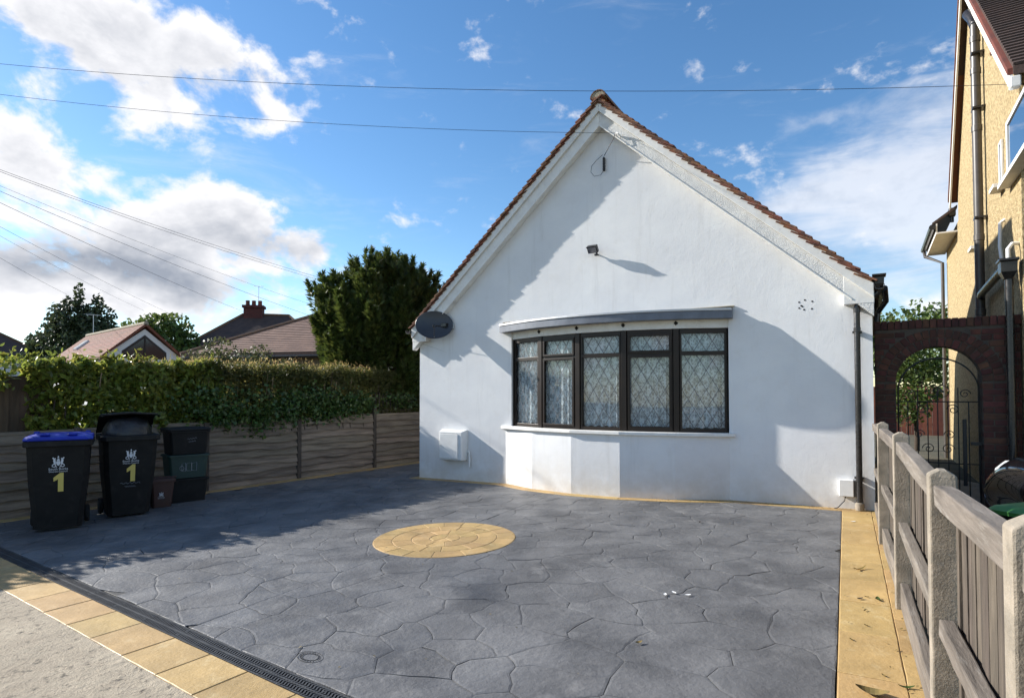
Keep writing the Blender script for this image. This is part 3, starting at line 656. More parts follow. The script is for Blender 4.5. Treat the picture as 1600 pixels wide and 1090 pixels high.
    for r_ in range(5):
        for i in range(k-1): F.append((r_*k+i, r_*k+i+1, ((r_+1) % 5)*k+i+1, ((r_+1) % 5)*k+i))
    F += [tuple(r_*k for r_ in range(5)), tuple(r_*k+k-1 for r_ in range(5))]
    can.add(V, F); canopy = can.build('canopy', 'lead', h, smooth=True)
    drip = [(s, q+.014) for s, q in sm]; band(drip, sm_in, 2.697, 2.728, 'canopy_edge', 'alu', canopy, .004)
    fl = MB(); fl.box(1.93, 5.86, -.035, .0, 2.752, 2.772); fl.build('flashing', 'mortar', canopy, bev=.006)
    # roof slabs
    for side, ln in ((-1, LEN_L), (1, LEN_R)):
        e = AP[0]+side*ln; t0, t1 = .085, .17
        m = MB().hexa([(e, -.13, zroof(e, t1)), (AP[0], -.13, zroof(AP[0], t1)), (AP[0], SHORT_RIDGE, zroof(AP[0], t1)), (e, DEPTH+.15, zroof(e, t1)),
                       (e, -.13, zroof(e, t0)), (AP[0], -.13, zroof(AP[0], t0)), (AP[0], SHORT_RIDGE, zroof(AP[0], t0)), (e, DEPTH+.15, zroof(e, t0))]) if side < 0 else \
            MB().hexa([(AP[0]+.001, -.13, zroof(AP[0], t1)), (e, -.13, zroof(e, t1)), (e, DEPTH+.15, zroof(e, t1)), (AP[0]+.001, SHORT_RIDGE, zroof(AP[0], t1)),
                       (AP[0]+.001, -.13, zroof(AP[0], t0)), (e, -.13, zroof(e, t0)), (e, DEPTH+.15, zroof(e, t0)), (AP[0]+.001, SHORT_RIDGE, zroof(AP[0], t0))])
        roof = m.build('roof', 'dark_timber', h)
        # plain tiles: every tile of the verge, the rest as courses
        du = Vector((-side*math.cos(TH), math.sin(TH))); nu = Vector((side*math.sin(TH), math.cos(TH)))      # up the slope, out of the slope
        def tile(n0, n1, ln_=.22, thk=.022):
            b = MB(); q = lambda a, c: du*a+nu*c
            lo0, lo1 = q(0,.026), q(0,.026+thk); hi0, hi1 = q(ln_,-.020), q(ln_,-.020+thk)
            nn = 3; rows = []
            for j in range(nn+1):
                y = n0+(n1-n0)*j/nn; cam_ = .006*math.sin(math.pi*j/nn)
                rows.append([(lo0.x,y,lo0.y+cam_),(hi0.x,y,hi0.y+cam_),(hi1.x,y,hi1.y+cam_),(lo1.x,y,lo1.y+cam_)])
            return b.rings(rows).mesh('tile', 'roof_tile')
        meshes = [tile(-.205+random.uniform(-.005,.005), -.035) for _ in range(6)]; under = [tile(-.175+random.uniform(-.005,.005), -.03) for _ in range(4)]
        S = ln/math.cos(TH); g = .122; kmax = int(S/g)
        for i in range(kmax):
            d = i*g+.0; off = .072
            base = Vector((e, zroof(e, 0)))+du*d-nu*off
            o = put('tile', random.choice(meshes), roof, (base.x, random.uniform(-.006,.004), base.y+random.uniform(-.004,.004))); o.rotation_euler = (random.gauss(0,.012), random.gauss(0,.008), 0)
            b2 = base+du*.05-nu*.03
            o = put('undercloak_tile', random.choice(under), roof, (b2.x, random.uniform(-.008,.006), b2.y)); o.rotation_euler = (random.gauss(0,.02), 0, 0)
        co = MB()
        for i in range(kmax):
            base = Vector((e, zroof(e, 0)))+du*(i*g)-nu*.072; q = lambda a, c: base+du*a+nu*c
            y = -.03; ye = DEPTH+.15+(SHORT_RIDGE-DEPTH-.15)*i/kmax
            while y < ye-.02:
                y1 = min(y+.165, ye); hh = random.uniform(-.003,.003)
                p = [q(0,.016+hh), q(.19,-.014), q(.19,.004), q(0,.034+hh)]
                co.hexa([(p[0].x,y+.002,p[0].y),(p[1].x,y+.002,p[1].y),(p[1].x,y1-.002,p[1].y),(p[0].x,y1-.002,p[0].y),(p[3].x,y+.002,p[3].y),(p[2].x,y+.002,p[2].y),(p[2].x,y1-.002,p[2].y),(p[3].x,y1-.002,p[3].y)]); y = y1
        stuff(co.build('tile_courses', 'roof_tile', roof))
        # barge boards, two steps, and the boxed foot
        def board(y0, y1, t0, t1, name, m):
            ext = -.06 if side > 0 else -.05
            ee = e-side*.06
            MB().hexa([(AP[0]+side*.0008, y0, zroof(AP[0], t1)), (ee, y0, zroof(ee, t1)), (ee, y1, zroof(ee, t1)), (AP[0]+side*.0008, y1, zroof(AP[0], t1)),
                       (AP[0]+side*.0008, y0, zroof(AP[0], t0)), (ee, y0, zroof(ee, t0)), (ee, y1, zroof(ee, t0)), (AP[0]+side*.0008, y1, zroof(AP[0], t0))]).build(name, m, h, bev=.004)
        board(-.165, -.10, .10, .275, 'barge_board', 'white_paint'); board(-.125, -.001, .277, .51, 'lower_barge_board', 'white_paint' if side < 0 else 'render_band')
        MB().hexa([(AP[0]+side*.001, -.136, zroof(AP[0], .51)), (e-side*.3, -.136, zroof(e-side*.3, .51)), (e-side*.3, -.002, zroof(e-side*.3, .51)), (AP[0]+side*.001, -.002, zroof(AP[0], .51)),
                   (AP[0]+side*.001, -.136, zroof(AP[0], .485)), (e-side*.3, -.136, zroof(e-side*.3, .485)), (e-side*.3, -.002, zroof(e-side*.3, .485)), (AP[0]+side*.001, -.002, zroof(AP[0], .485))]).build('bead', 'white_paint', h, bev=.005)
        ee = e-side*.055; ze = zroof(ee, .10); zbx = ze-.24; xi = ee-side*.34
        MB().prism([(ee, ze-.02), (ee, zbx), (xi, zbx), (xi, zroof(xi, .5)+.0), (xi, zroof(xi,.11))], lambda s, z: (s, -.128, z), lambda s, z: (s, -.003, z)).build('boxed_eave', 'white_paint', h, bev=.004)
        # eaves along the sides
        MB().box(min(ee, ee-side*.02), max(ee, ee-side*.02), -.002, DEPTH, zbx+.03, ze-.03).build('fascia', 'white_paint', h); 
        xw = 0.0 if side < 0 else HW; MB().box(min(xw, ee), max(xw, ee)+.001, .0, DEPTH, zbx, zbx+.02).build('soffit', 'white_paint', h)
        gx = ee+side*.055; gut = MB(); prof = [(gx-side*.055, ze-.02), (gx-side*.05, ze-.07), (gx, ze-.09), (gx+side*.05, ze-.07), (gx+side*.058, ze-.02), (gx+side*.05,ze-.02), (gx+side*.042, ze-.062), (gx, ze-.078), (gx-side*.042, ze-.062), (gx-side*.047, ze-.02)]
        gut.prism(prof, lambda s, z: (s, -.20, z), lambda s, z: (s, DEPTH, z)); gut.build('gutter', 'pipe_black' if side > 0 else 'pipe_grey', h)
    eL, eR = AP[0]-LEN_L, AP[0]+LEN_R
    MB().rings([[(eL,DEPTH+.151,zroof(eL,d)),(eR,DEPTH+.151,zroof(eR,d)),(AP[0],SHORT_RIDGE+.002,zroof(AP[0],d))] for d in (.16,.05)]).build('added_rear_hip', 'roof_tile', h)  # unseen hip, added so the roof shades less of the neighbour's wall
    # ridge
    y = -.19; i = 0
    while y < SHORT_RIDGE:
        y1 = y+.44; rr = []
        for yy in (y+.004, y1-.004):
            rr.append([(AP[0]+.135*math.cos(a), yy, AP[1]-.06+.125*math.sin(a)) for a in [math.pi*k/10 for k in range(11)]]+[(AP[0]-.118*math.cos(a), yy, AP[1]-.06+.108*math.sin(a)) for a in [math.pi*k/10 for k in range(11)]])
        MB().rings(rr).build('ridge_tile', 'ridge_tile', h); y = y1
    MB().rings([[(AP[0]+.117*math.cos(a), yy, AP[1]-.062+.106*math.sin(a)) for a in [math.pi*k/10 for k in range(11)]] for yy in (-.178, -.05)]).build('ridge_mortar', 'mortar', h)
    return h
bungalow()

# ------------------------------------------------------------------ fixtures on the bungalow
def on_house(s, n, z): return hw(s, -n, z)
def satellite_dish():
    t = thing('satellite_dish', 'dark grey oval satellite dish on the left corner of the bungalow', 'satellite dish', on_house(.36, 0, 2.79), HROT)
    c = Vector((.21, -.27, 0)); ax = Vector((.60, -.76, .22)).normalized(); e1 = ax.cross(Vector((0,0,1))).normalized(); e2 = e1.cross(ax)
    rs = []
    for k in range(9):
        r = .001+k/8; d = .055*(r*r-1); rs.append([c+e1*math.cos(a)*.345*r+e2*math.sin(a)*.265*r+ax*d for a in [2*math.pi*i/36 for i in range(36)]])
    back = [[p-ax*.008 for p in r] for r in reversed(rs)]
    MB().rings(rs+back).build('reflector', 'dish_grey', t, smooth=True)
    MB().tube([c+e1*math.cos(a)*.347+e2*math.sin(a)*.267 for a in [2*math.pi*i/36 for i in range(37)]], .006, 6).build('rim', 'dish_grey', t)
    b = c-ax*.06; MB().tube([b, (.30,-.14,-.02), (.42,-.02,-.02)], .016, 8).build('bracket', 'pipe_black', t)
    MB().cbox(.38,.47,-.03,-.002,-.07,.05).build('wall_plate', 'steel', t); MB().cbox(.28,.40,-.17,-.07,-.035,.035).build('clamp', 'pipe_black', t)
    f = c-e2*.255; lnb = c+ax*.34-e2*.14-e1*.0; MB().tube([f, f+ax*.16-e2*.02, lnb], .010, 6).build('feed_arm', 'dish_grey', t)
    MB().tube([lnb+ax*.03, lnb-ax*.02, lnb-ax*.07+e2*.02, lnb-ax*.085+e2*.025], [.022,.030,.030,.024], 10).build('receiver', 'black_plastic', t)
    MB().tube([b, (-.12,-.06,-.24), (-.34,-.02,-.27), (-.40,.02,-.22), (-.36,-.006,-.30), (-.15,-.006,-.36), (.3,-.006,-.5)], .004, 5).build('cable', 'cable_white', t)
satellite_dish()
def floodlight():
    t = thing('floodlight', 'small black floodlight high on the white gable wall', 'floodlight', on_house(3.74, 0, 3.83), HROT)
    A = lambda y, z: (y, z)
    ca, sa = math.cos(R(38)), math.sin(R(38)); f = lambda x, y, z: (x-.03, -.135+(y*ca-z*sa), .0+(y*sa+z*ca))
    def bx(x0,x1,y0,y1,z0,z1): return [f(*p) for p in [(x0,y0,z0),(x1,y0,z0),(x1,y1,z0),(x0,y1,z0),(x0,y0,z1),(x1,y0,z1),(x1,y1,z1),(x0,y1,z1)]]
    MB().hexa(bx(-.085,.085,-.02,.05,-.06,.06)).build('housing', 'black_plastic', t, bev=.008)
    MB().hexa(bx(-.07,.07,-.026,-.021,-.047,.047)).build('glass_front', 'far_glass', t)
    MB().hexa(bx(-.09,.09,-.032,-.0205,.048,.066)).build('visor', 'black_plastic', t, bev=.003)
    MB().tube([(.0,-.07,-.03),(.02,-.04,-.07),(.02,-.003,-.07)], .012, 8).build('arm', 'black_plastic', t); MB().lathe([(.001,-.03),(.028,-.028),(.03,-.005),(.02,.0)], 12, (.0,-.06,-.06)).build('sensor', 'black_plastic', t, smooth=True)
floodlight()
def meter_box():
    t = thing('meter_box', 'white plastic meter box low on the left of the bungalow wall', 'meter box', on_house(.60, 0, .28), HROT)
    b = MB(); b.hexa([(0,-.15,0),(.52,-.15,0),(.56,-.003,0),(-.03,-.003,0),(0,-.15,.52),(.52,-.15,.52),(.56,-.003,.56),(-.03,-.003,.56)]); b.build('box', 'white_plastic', t, bev=.012)
    MB().cbox(.025,.435,-.163,-.151,.03,.48,.004).build('door', 'white_plastic', t, bev=.003); MB().lathe([(.001,0),(.012,0),(.012,.006),(.001,.006)], 10).build('lock', 'steel', t).location = (.05,-.17,.26)
    MB().box(.03,.43,-.150,-.146,.482,.488).build('gap', 'hole', t)
    MB().tube([(.56,-.012,.14),(.60,-.03,.16),(.615,-.035,.13),(.615,-.035,-.12)], .017, 10).build('conduit', 'white_plastic', t, smooth=True)
meter_box()
def low_box():
    t = thing('junction_box', 'small pale grey utility box beside the foot of the black downpipe', 'utility box', on_house(7.15, 0, .17), HROT)
    MB().cbox(0,.165,-.085,-.002,0,.215,.006).build('cover', 'white_plastic', t); MB().cbox(.166,.20,-.07,-.002,.0,.21,.004).build('side', 'pipe_grey', t)
    MB().tube([(.07,-.04,.0),(.06,-.05,-.06),(-.02,-.07,-.155),(-.06,-.05,-.17)], .006, 6).build('cable', 'cable', t)
low_box()
def downpipe():
    t = thing('downpipe', 'black plastic rainwater downpipe at the right corner of the bungalow', 'downpipe', on_house(7.38, 0, 0), HROT)
    y = -.075; MB().tube([(0,y,.06),(0,y,2.62),(.012,y,2.655),(.045,y,2.68),(.20,y-.005,2.76),(.235,y-.01,2.79),(.245,y-.01,2.83),(.25,y-.01,2.90)], .036, 14).build('pipe', 'pipe_black', t, smooth=True)
    for z in (.40, 2.58, 2.33): MB().lathe([(.036,-.03),(.041,-.028),(.041,.028),(.036,.03)], 14, (0,y,z)).build('collar', 'pipe_black', t, smooth=True)
    for z in (2.30, .42): MB().box(-.055,.055,-.075,-.003,z-.012,z+.012).build('clip', 'pipe_black', t)
    MB().rings([[(.25+w*sx, y-.01+w*sy, z) for sx, sy in ((-1,-1),(1,-1),(1,1),(-1,1))] for w, z in ((.04,2.86),(.052,2.90),(.055,2.985),(.075,2.995),(.078,3.02))]).build('hopper', 'pipe_black', t, bev=.006)
    MB().lathe([(.05,-.04),(.055,0),(.05,.05),(.038,.06)], 12, (0,y,.045)).build('shoe', 'post_concrete', t, smooth=True)
    MB().tube([(.31,.02,2.86),(.33,.4,2.74),(.24,.6,2.62),(.22,.6,2.4)], .036, 10).build('rear_pipe', 'pipe_black', t, smooth=True)
downpipe()
def phone_fitting():
    t = thing('cable_bracket', 'white cable bracket with a hanging loop under the gable peak', 'bracket', on_house(4.12, .136, 5.60), HROT)
    MB().tube([(0,0,.0),(.02,-.04,.02),(.05,-.05,.0),(.08,-.02,-.03),(.07,0,-.05)], .012, 6).build('hook', 'white_paint', t)
    MB().tube([(.0,-.04,.01),(-.02,-.05,-.06),(-.12,.0,-.16),(-.24,.10,-.24)], .006, 6).build('lead_in', 'cable', t)
    z = -.24; MB().lathe([(.001,-.25),(.018,-.245)]+[(.02+.004*(i % 2), -.24+i*.022) for i in range(10)]+[(.001,-.01)], 8, (-.25,.105,z)).build('connector', 'cable', t)
    MB().tube([(-.25,.105,-.47),(-.30,.09,-.55),(-.40,.06,-.56),(-.46,.06,-.48),(-.45,.07,-.38),(-.38,.09,-.30),(-.27,.10,-.22)], .004, 5).build('loop', 'cable', t)
phone_fitting()

# ------------------------------------------------------------------ left boundary: lap fence
FROT = math.atan2(FD.y, FD.x)
def fpt(q, n=0.0): p = F0+FD*q+FN*n; return p
def lap_fence():
    t = thing('lap_fence', 'low weathered wavy-edged lap fence along the left of the drive', 'fence', (F0.x, F0.y, gz(F0.x)), FROT)
    zq = lambda q: gz(fpt(q).x)-gz(F0.x)
    posts = [-3.74-1.87, -3.74, -1.87, 0.0, 1.80, 3.68, 5.55]; tops = [1.24,1.24,1.22,1.2,1.235,1.40,1.3]
    for q, tp in zip(posts, tops):
        z = zq(q); MB().hexa([(q-.045,-.06,z-.1),(q+.045,-.06,z-.1),(q+.045,.03,z-.1),(q-.045,.03,z-.1),(q-.043,-.058,z+tp),(q+.044,-.057,z+tp-.012),(q+.043,.028,z+tp-.006),(q-.044,.027,z+tp)]).build('post', 'timber', t, bev=.006)
    rnd = random.Random(5)
    def board():
        b = MB(); n = 26; L_ = 1.78; ph = rnd.uniform(0,9); am = rnd.uniform(.6,1.3); rows = []
        for i in range(n+1):
            x = L_*i/n; w = (.015*math.sin(x*3.1+ph)+.009*math.sin(x*7.7+ph*2)+.014*noise.noise(Vector((x*5, ph, 0))))*am
            rows.append([(x,-.050+w*.3,-.078+w),(x,-.014,-.074+w),(x,-.001,.085),(x,-.008,.085+w*.2)])
        return b.rings(rows).mesh('board', 'lap_timber')
    bs = [board() for _ in range(14)]
    for k in range(len(posts)-1):
        q0 = posts[k]+.045; n = 9; H = 1.16
        for i in range(n):
            z = zq(q0+.9)+.055+i*(H-.09)/(n-1)*.985+rnd.uniform(-.008,.008)
            o = put('board', rnd.choice(bs), t, (q0, -.006, z)); o.rotation_euler = (0, -.0194*FD.x+rnd.uniform(-.006,.006), 0); o.scale.x = (posts[k+1]-posts[k]-.09)/1.78
        MB().box(q0, posts[k+1]-.045, -.035, .012, zq(q0)+H+.0, zq(q0)+H+.03).build('capping', 'lap_timber', t, bev=.004)
        for f in (.03,.5,.97):
            x = q0+(posts[k+1]-.045-q0)*f; MB().box(x-.016, x+.016, .004, .022, zq(x)+.02, zq(x)+H-.005).build('batten', 'lap_timber', t)
lap_fence()
def closeboard():
    t = thing('closeboard_fence', 'tall dark brown vertical board fence behind the bins at the left edge', 'fence', (*fpt(-2.15,-.28), gz(fpt(-2.15).x)), FROT)
    for i in range(26):
        x = -i*.118; h = 1.98+random.uniform(-.02,.02); MB().hexa([(x-.125,.0,.02),(x,-.018,.02),(x,-.008,.02),(x-.125,.012,.02),(x-.125,.0,h),(x,-.018,h),(x,-.008,h),(x-.125,.012,h)]).build('board', 'dark_timber', t)
    for z in (.5,1.25,1.75): MB().box(-3.1,.02,.012,.06,z-.04,z+.04).build('rail', 'dark_timber', t)
closeboard()
def trellis():
    t = thing('trellis', 'short run of thin upright trellis bars above the fence beside the house', 'trellis', (*fpt(3.72,-.14), gz(fpt(3.7).x)), FROT)
    for i in range(11): MB().box(i*.11,i*.11+.022,-.012,.0,1.0,1.66+random.uniform(-.02,.02)).build('bar', 'timber', t)
    for z in (1.25,1.55): MB().box(-.02,1.2,.001,.018,z,z+.028).build('rail', 'timber', t)
trellis()

# ------------------------------------------------------------------ bins and boxes
def crest(size, m='print_white'):
    b = MB(); k = size
    def poly(p, y=-.0004): b.prism([(x*k, z*k) for x, z in p], lambda x, z: (x, y, z), lambda x, z: (x, y-.0008, z))
    poly([(-.10,.02),(.10,.02),(.13,-.10),(.09,-.24),(0,-.33),(-.09,-.24),(-.13,-.10)])                      # shield
    poly([(-.07,.04),(.07,.04),(.10,.14),(.04,.13),(.05,.24),(0,.20),(-.05,.24),(-.04,.13),(-.10,.14)])       # helm
    poly([(-.05,.26),(.05,.26),(.03,.36),(0,.42),(-.03,.36)])
    for s in (-1, 1):
        poly([(s*.15,-.02),(s*.17,.16),(s*.14,.26),(s*.22,.22),(s*.30,.30),(s*.36,.26),(s*.28,.14),(s*.30,.02),(s*.25,-.10),(s*.30,-.20),(s*.20,-.16),(s*.16,-.26),(s*.14,-.12)][::s])
        for r in (.10,):
            pts = [(s*(.25+r*math.cos(a)), -.30+r*math.sin(a)) for a in [2*math.pi*i/14 for i in range(15)]]; b.tube([(x*k, -.001, z*k) for x, z in pts], .028*k, 4)
        poly([(s*.10,-.36),(s*.16,-.30),(s*.18,-.38),(s*.05,-.44)][::s])
    return b.mesh('crest', m)
def letter(parent, body, size, m, x, y, z, tilt=0.0, name='lettering', bold=0.0):
    o = put(name, text_mesh(body, size, m, name), parent, (x, y, z)); o.rotation_euler = (R(90)+tilt, 0, 0); return o
CR = crest(.15)
def bin_at(x, y, rz, label, lid, opened=False, scribble=False):
    t = thing('wheelie_bin', label, 'bin', (x, y, gz(x)), rz, 'wheelie bins against the lap fence'); t.scale = (1.14,)*3
    b = MB(); P = lambda w, d0, d1, z, r=.05: [(-w+r,-d0,z),(w-r,-d0,z),(w,-d0+r,z),(w,d1-r,z),(w-r,d1,z),(-w+r,d1,z),(-w,d1-r,z),(-w,-d0+r,z)]
    b.rings([P(.215,.20,.24,.03), P(.22,.205,.26,.10), P(.262,.265,.31,.55), P(.278,.30,.335,.92), P(.285,.308,.34,.96)]); b.build('body', 'bin_black', t, smooth=True)
    r = MB(); r.rings([P(.30,.325,.355,.925), P(.305,.33,.36,.93), P(.305,.33,.36,.985), P(.295,.32,.35,.99)]); r.build('rim', 'bin_black', t, bev=.006)
    if not opened:
        l = MB(); l.rings([P(.302,.335,.40,.992,.04), P(.305,.34,.41,1.005,.04), P(.295,.325,.40,1.03,.06), P(.22,.24,.30,1.052,.06), P(.10,.12,.16,1.058,.05)]); lo = l.build('lid', lid, t, smooth=True)
        for s in (-1,1): MB().cbox(s*.12-.045, s*.12+.045, -.30, -.22, 1.045, 1.062, .008).build('lid_grip', lid, lo)
        for s in (-1,1): MB().cbox(s*.24-.025, s*.24+.025, .30, .40, 1.035, 1.06, .006).build('hinge_lug', lid, lo)
    else:
        # heaped black sack holding the lid half open
        rs = []
        for k in range(9):
            a = math.pi/2*k/8; ring = []
            for i in range(26):
                th = 2*math.pi*i/26; d = 1+.10*noise.noise(Vector((math.cos(th)*1.7, math.sin(th)*1.7, a*2.4))); ring.append((.265*math.cos(th)*math.cos(a)**.6*d, .01+.27*math.sin(th)*math.cos(a)**.6*d,   .975+.235*math.sin(a)*d))
            rs.append(ring)
        MB().rings(rs).build('sack', 'bag', t, smooth=True)
        lid_m = MB(); pts = []
        for k in range(9):
            f = k/8; yy = .38-f*.62; zz = 1.01+.235*math.sin(min(1, f*1.6)*math.pi/2); w = .30-.015*f; pts.append([(-w,yy,zz-.03),(-w*.98,yy,zz),(0,yy,zz+.022),(w*.98,yy,zz),(w,yy,zz-.03),(w*.95,yy,zz-.016),(0,yy,zz+.004),(-w*.95,yy,zz-.016)])
        lid_m.rings(pts).build('lid', lid, t, smooth=True)
    MB().tube([(-.20,.36,.93),(-.20,.43,.95),(.20,.43,.95),(.20,.36,.93)], .014, 8).build('handle', 'bin_black', t)
    for s in (-1,1):
        o = MB().lathe([(.001,-.025),(.085,-.025),(.098,-.012),(.098,.012),(.085,.025),(.001,.025)], 18).build('wheel', 'tyre', t, smooth=True); o.location = (s*.245,.26,.098); o.rotation_euler = (0,R(90),0)
    MB().tube([(-.22,.26,.098),(.22,.26,.098)], .012, 6).build('axle', 'iron', t)
    sl = math.atan2(.035, .37); fy = lambda z: -(.265+(z-.55)/.37*.035)-.0015
    o = put('crest', CR, t, (.0, fy(.765), .765)); o.rotation_euler = (-sl*-1, 0, 0)
    letter(t, 'South Bucks', .034, 'print_white', 0, fy(.682)-.001, .682, sl); letter(t, 'District Council', .025, 'print_white', 0, fy(.655)-.001, .655, sl)
    n = MB(); n.prism([(-.045,.055),(.012,.105),(.042,.105),(.042,-.10),(-.006,-.10),(-.006,.035),(-.045,.012)], lambda x, z: (x,-.0005,z), lambda x, z: (x,-.0016,z)); o = n.build('number', 'print_yellow', t); o.location = (.005, fy(.535)-.001, .535); o.rotation_euler = (sl, 0, 0)
    if scribble:
        for i, (zz, w) in enumerate(((.415,.20),(.375,.11))):
            pts = [(-w/2+w*j/14, fy(zz)-.003, zz+.012*math.sin(j*2.1+i)) for j in range(15)]; MB().tube(pts, .0022, 4).build('scrawl', 'print_grey', t)
    else:
        ring = [(-.2625-.012, .06+.06*math.cos(a)*.6, .745+.05*math.sin(a)) for a in [2*math.pi*i/18 for i in range(19)]]; MB().tube(ring, .004, 4).build('side_mark', 'print_grey', t)
    return t
bin_at(-5.78, 7.56, R(34), 'black wheelie bin with blue lid and yellow number one, nearest the camera', 'bin_blue')
bin_at(-5.44, 8.36, R(40), 'black wheelie bin with lid propped open over a bulging sack', 'bin_black', True, True)
def caddy():
    x, y = -5.30, 8.93; t = thing('food_caddy', 'small brown food waste caddy between the open bin and stacked boxes', 'caddy', (x, y, gz(x)), R(42))
    P = lambda w, d, z: [(-w+.02,-d,z),(w-.02,-d,z),(w,-d+.02,z),(w,d-.02,z),(w-.02,d,z),(-w+.02,d,z),(-w,d-.02,z),(-w,-d+.02,z)]
    MB().rings([P(.12,.11,.0), P(.15,.145,.36), P(.152,.147,.37)]).build('body', 'bin_brown', t, bev=.004); MB().rings([P(.165,.16,.372), P(.168,.163,.40), P(.15,.145,.43), P(.08,.08,.437)]).build('lid', 'bin_brown', t, bev=.004)
    MB().tube([(-.165,0,.33),(-.17,-.15,.45),(.17,-.15,.45),(.165,0,.33)], .009, 6).build('handle', 'bin_brown', t)
    o = put('crest', crest(.085), t, (-.02,-.1335,.20)); o.rotation_euler = (R(5.5),0,0); letter(t, 'South Bucks', .018, 'print_white', -.02, -.128, .152, R(5.5)); letter(t, 'District Council', .013, 'print_white', -.02, -.127, .136, R(5.5))
caddy()
def box_stack():
    x, y = -5.21, 9.42; zb = gz(x)
    for i, (m, lab) in enumerate((('bin_black','black recycling box at the bottom of the stack of three'),('box_green','green recycling box in the middle of the stack of three'),('bin_black','black recycling box on top of the stack with faint scrawled writing'))):
        t = thing('recycling_box', lab, 'box', (x+.012*i, y-.02*i, zb+i*.375), R(42+2*i), 'recycling boxes stacked against the fence'); H = .37
        P = lambda w, d, z: [(-w+.03,-d,z),(w-.03,-d,z),(w,-d+.03,z),(w,d-.03,z),(w-.03,d,z),(-w+.03,d,z),(-w,d-.03,z),(-w,-d+.03,z)]
        MB().rings([P(.255,.185,.002), P(.285,.205,H-.03), P(.285,.205,H-.025)]).build('tub', m, t, bev=.004)
        MB().rings([P(.288,.208,H-.035), P(.305,.225,H-.033), P(.305,.225,H-.006), P(.292,.212,H-.001)]).build('rim', m, t, bev=.003)
        if i == 0: continue
        sl = math.atan2(.02, .34); fy = lambda z: -.185-.02*z/.34-.0015
        if i == 1:
            e = MB(); 
            for px, w in ((-.075,.05),(.0,.07),(.075,.07)): e.tube([(px-w/2, fy(.12), .12),(px-w/2, fy(.23), .23),(px+w/2, fy(.24), .24),(px+w/2, fy(.11), .11),(px-w/2, fy(.12), .12)], .004, 4)
            e.tube([(-.10+.03*math.cos(a), fy(.17), .16+.035*math.sin(a)) for a in [2*math.pi*k/12 for k in range(13)]], .004, 4); e.build('emblem', 'print_grey', t)
        else:
            for zz, w in ((.235,.13),(.19,.10)): MB().tube([(-w/2+w*j/10+.03, fy(zz)-.002, zz+.013*math.sin(j*2.3)+.0015*j) for j in range(11)], .003, 4).build('scrawl', 'print_grey', t)
        if i == 2: MB().rings([P(.31,.23,H+.0), P(.315,.235,H+.004), P(.31,.23,H+.03), P(.25,.17,H+.045)]).build('lid', m, t, bev=.004)
box_stack()

# ------------------------------------------------------------------ right boundary: concrete posts, rails, pales
def picket():
    pts = [Vector((4.62,7.50)), Vector((3.765,5.99)), Vector((2.80,4.25)), Vector((1.86,2.56)), Vector((1.165,1.32)), Vector((.45,.06))]; tops = [1.19,1.215,1.225,1.175,1.225,1.22]
    t = thing('picket_fence', 'weathered grey timber fence with concrete posts on the right boundary', 'fence', (pts[2].x, pts[2].y, 0)); o2 = pts[2]
    rnd = random.Random(9)
    for k, (p, tp) in enumerate(zip(pts, tops)):
        if k == 0: continue
        d = (pts[min(k+1,5)]-pts[k-1]).normalized(); n = Vector((-d.y, d.x)); n = n if n.x < 0 else -n; c = p-o2; w, e = .046, .05
        q = lambda a, b, z: (c.x+d.x*a+n.x*b, c.y+d.y*a+n.y*b, z)
        b = MB(); z0 = gz(p.x)-.1; W = .05
        b.rings([[q(-w,W,z),q(w,W,z),q(w,-W,z),q(-w,-W,z)] for z in (z0, tp-.03)]+[[q(-w*.97,W*.96,tp-.022),q(w*.97,W*.96,tp-.022),q(w*.97,-W*.96,tp-.022),q(-w*.97,-W*.96,tp-.022)], [q(-w*.9,.012,tp),q(w*.9,.012,tp),q(w*.9,-.012,tp),q(-w*.9,-.012,tp)]]); b.build('post', 'post_concrete', t, bev=.007)
    for k in range(5):
        a, b_ = pts[k], pts[k+1]; d = (b_-a).normalized(); n = Vector((-d.y, d.x)); n = n if n.x < 0 else -n; L_ = (b_-a).length; c = a-o2; za, zb = tops[k], tops[k+1]
        lim0 = .056 if k else .02
        q = lambda x, y, z: (c.x+d.x*x+n.x*y, c.y+d.y*x+n.y*y, z+(za+(zb-za)*x/L_))
        def rail(dz0, dz1, y0, y1):
            m = MB(); rows = []; N_ = 7
            for i in range(N_+1):
                x = lim0+(L_-.056-lim0)*i/N_; w = rnd.uniform(-.002,.002); rows.append([q(x,y0+w,dz0+w),q(x,y1+w,dz0-w),q(x,y1-w,dz1+w),q(x,y0,dz1+w)])
            m.rings(rows); m.build('rail', 'rail_timber', t, bev=.006)
        rail(-.155,-.065,-.035,.035); rail(-.70,-.63,-.03,.026); rail(-1.235,-1.06,-.03,.022)
        x = lim0+.02
        while x < L_-.12:
            w = rnd.uniform(.062,.082); h0 = -1.02+rnd.uniform(-.01,.01); h1 = -.12+rnd.uniform(-.012,.006); y = -.036-rnd.uniform(0,.01); tw = rnd.uniform(-.006,.006)
            MB().hexa([q(x,y-.018,h0-.05),q(x+w,y-.018+tw,h0-.05),q(x+w,y+tw,h0-.05),q(x,y,h0-.05),q(x,y-.018,h1),q(x+w,y-.018+tw,h1),q(x+w,y+tw,h1),q(x,y,h1)]).build('pale', 'timber', t); x += w+rnd.uniform(.002,.010)
picket()

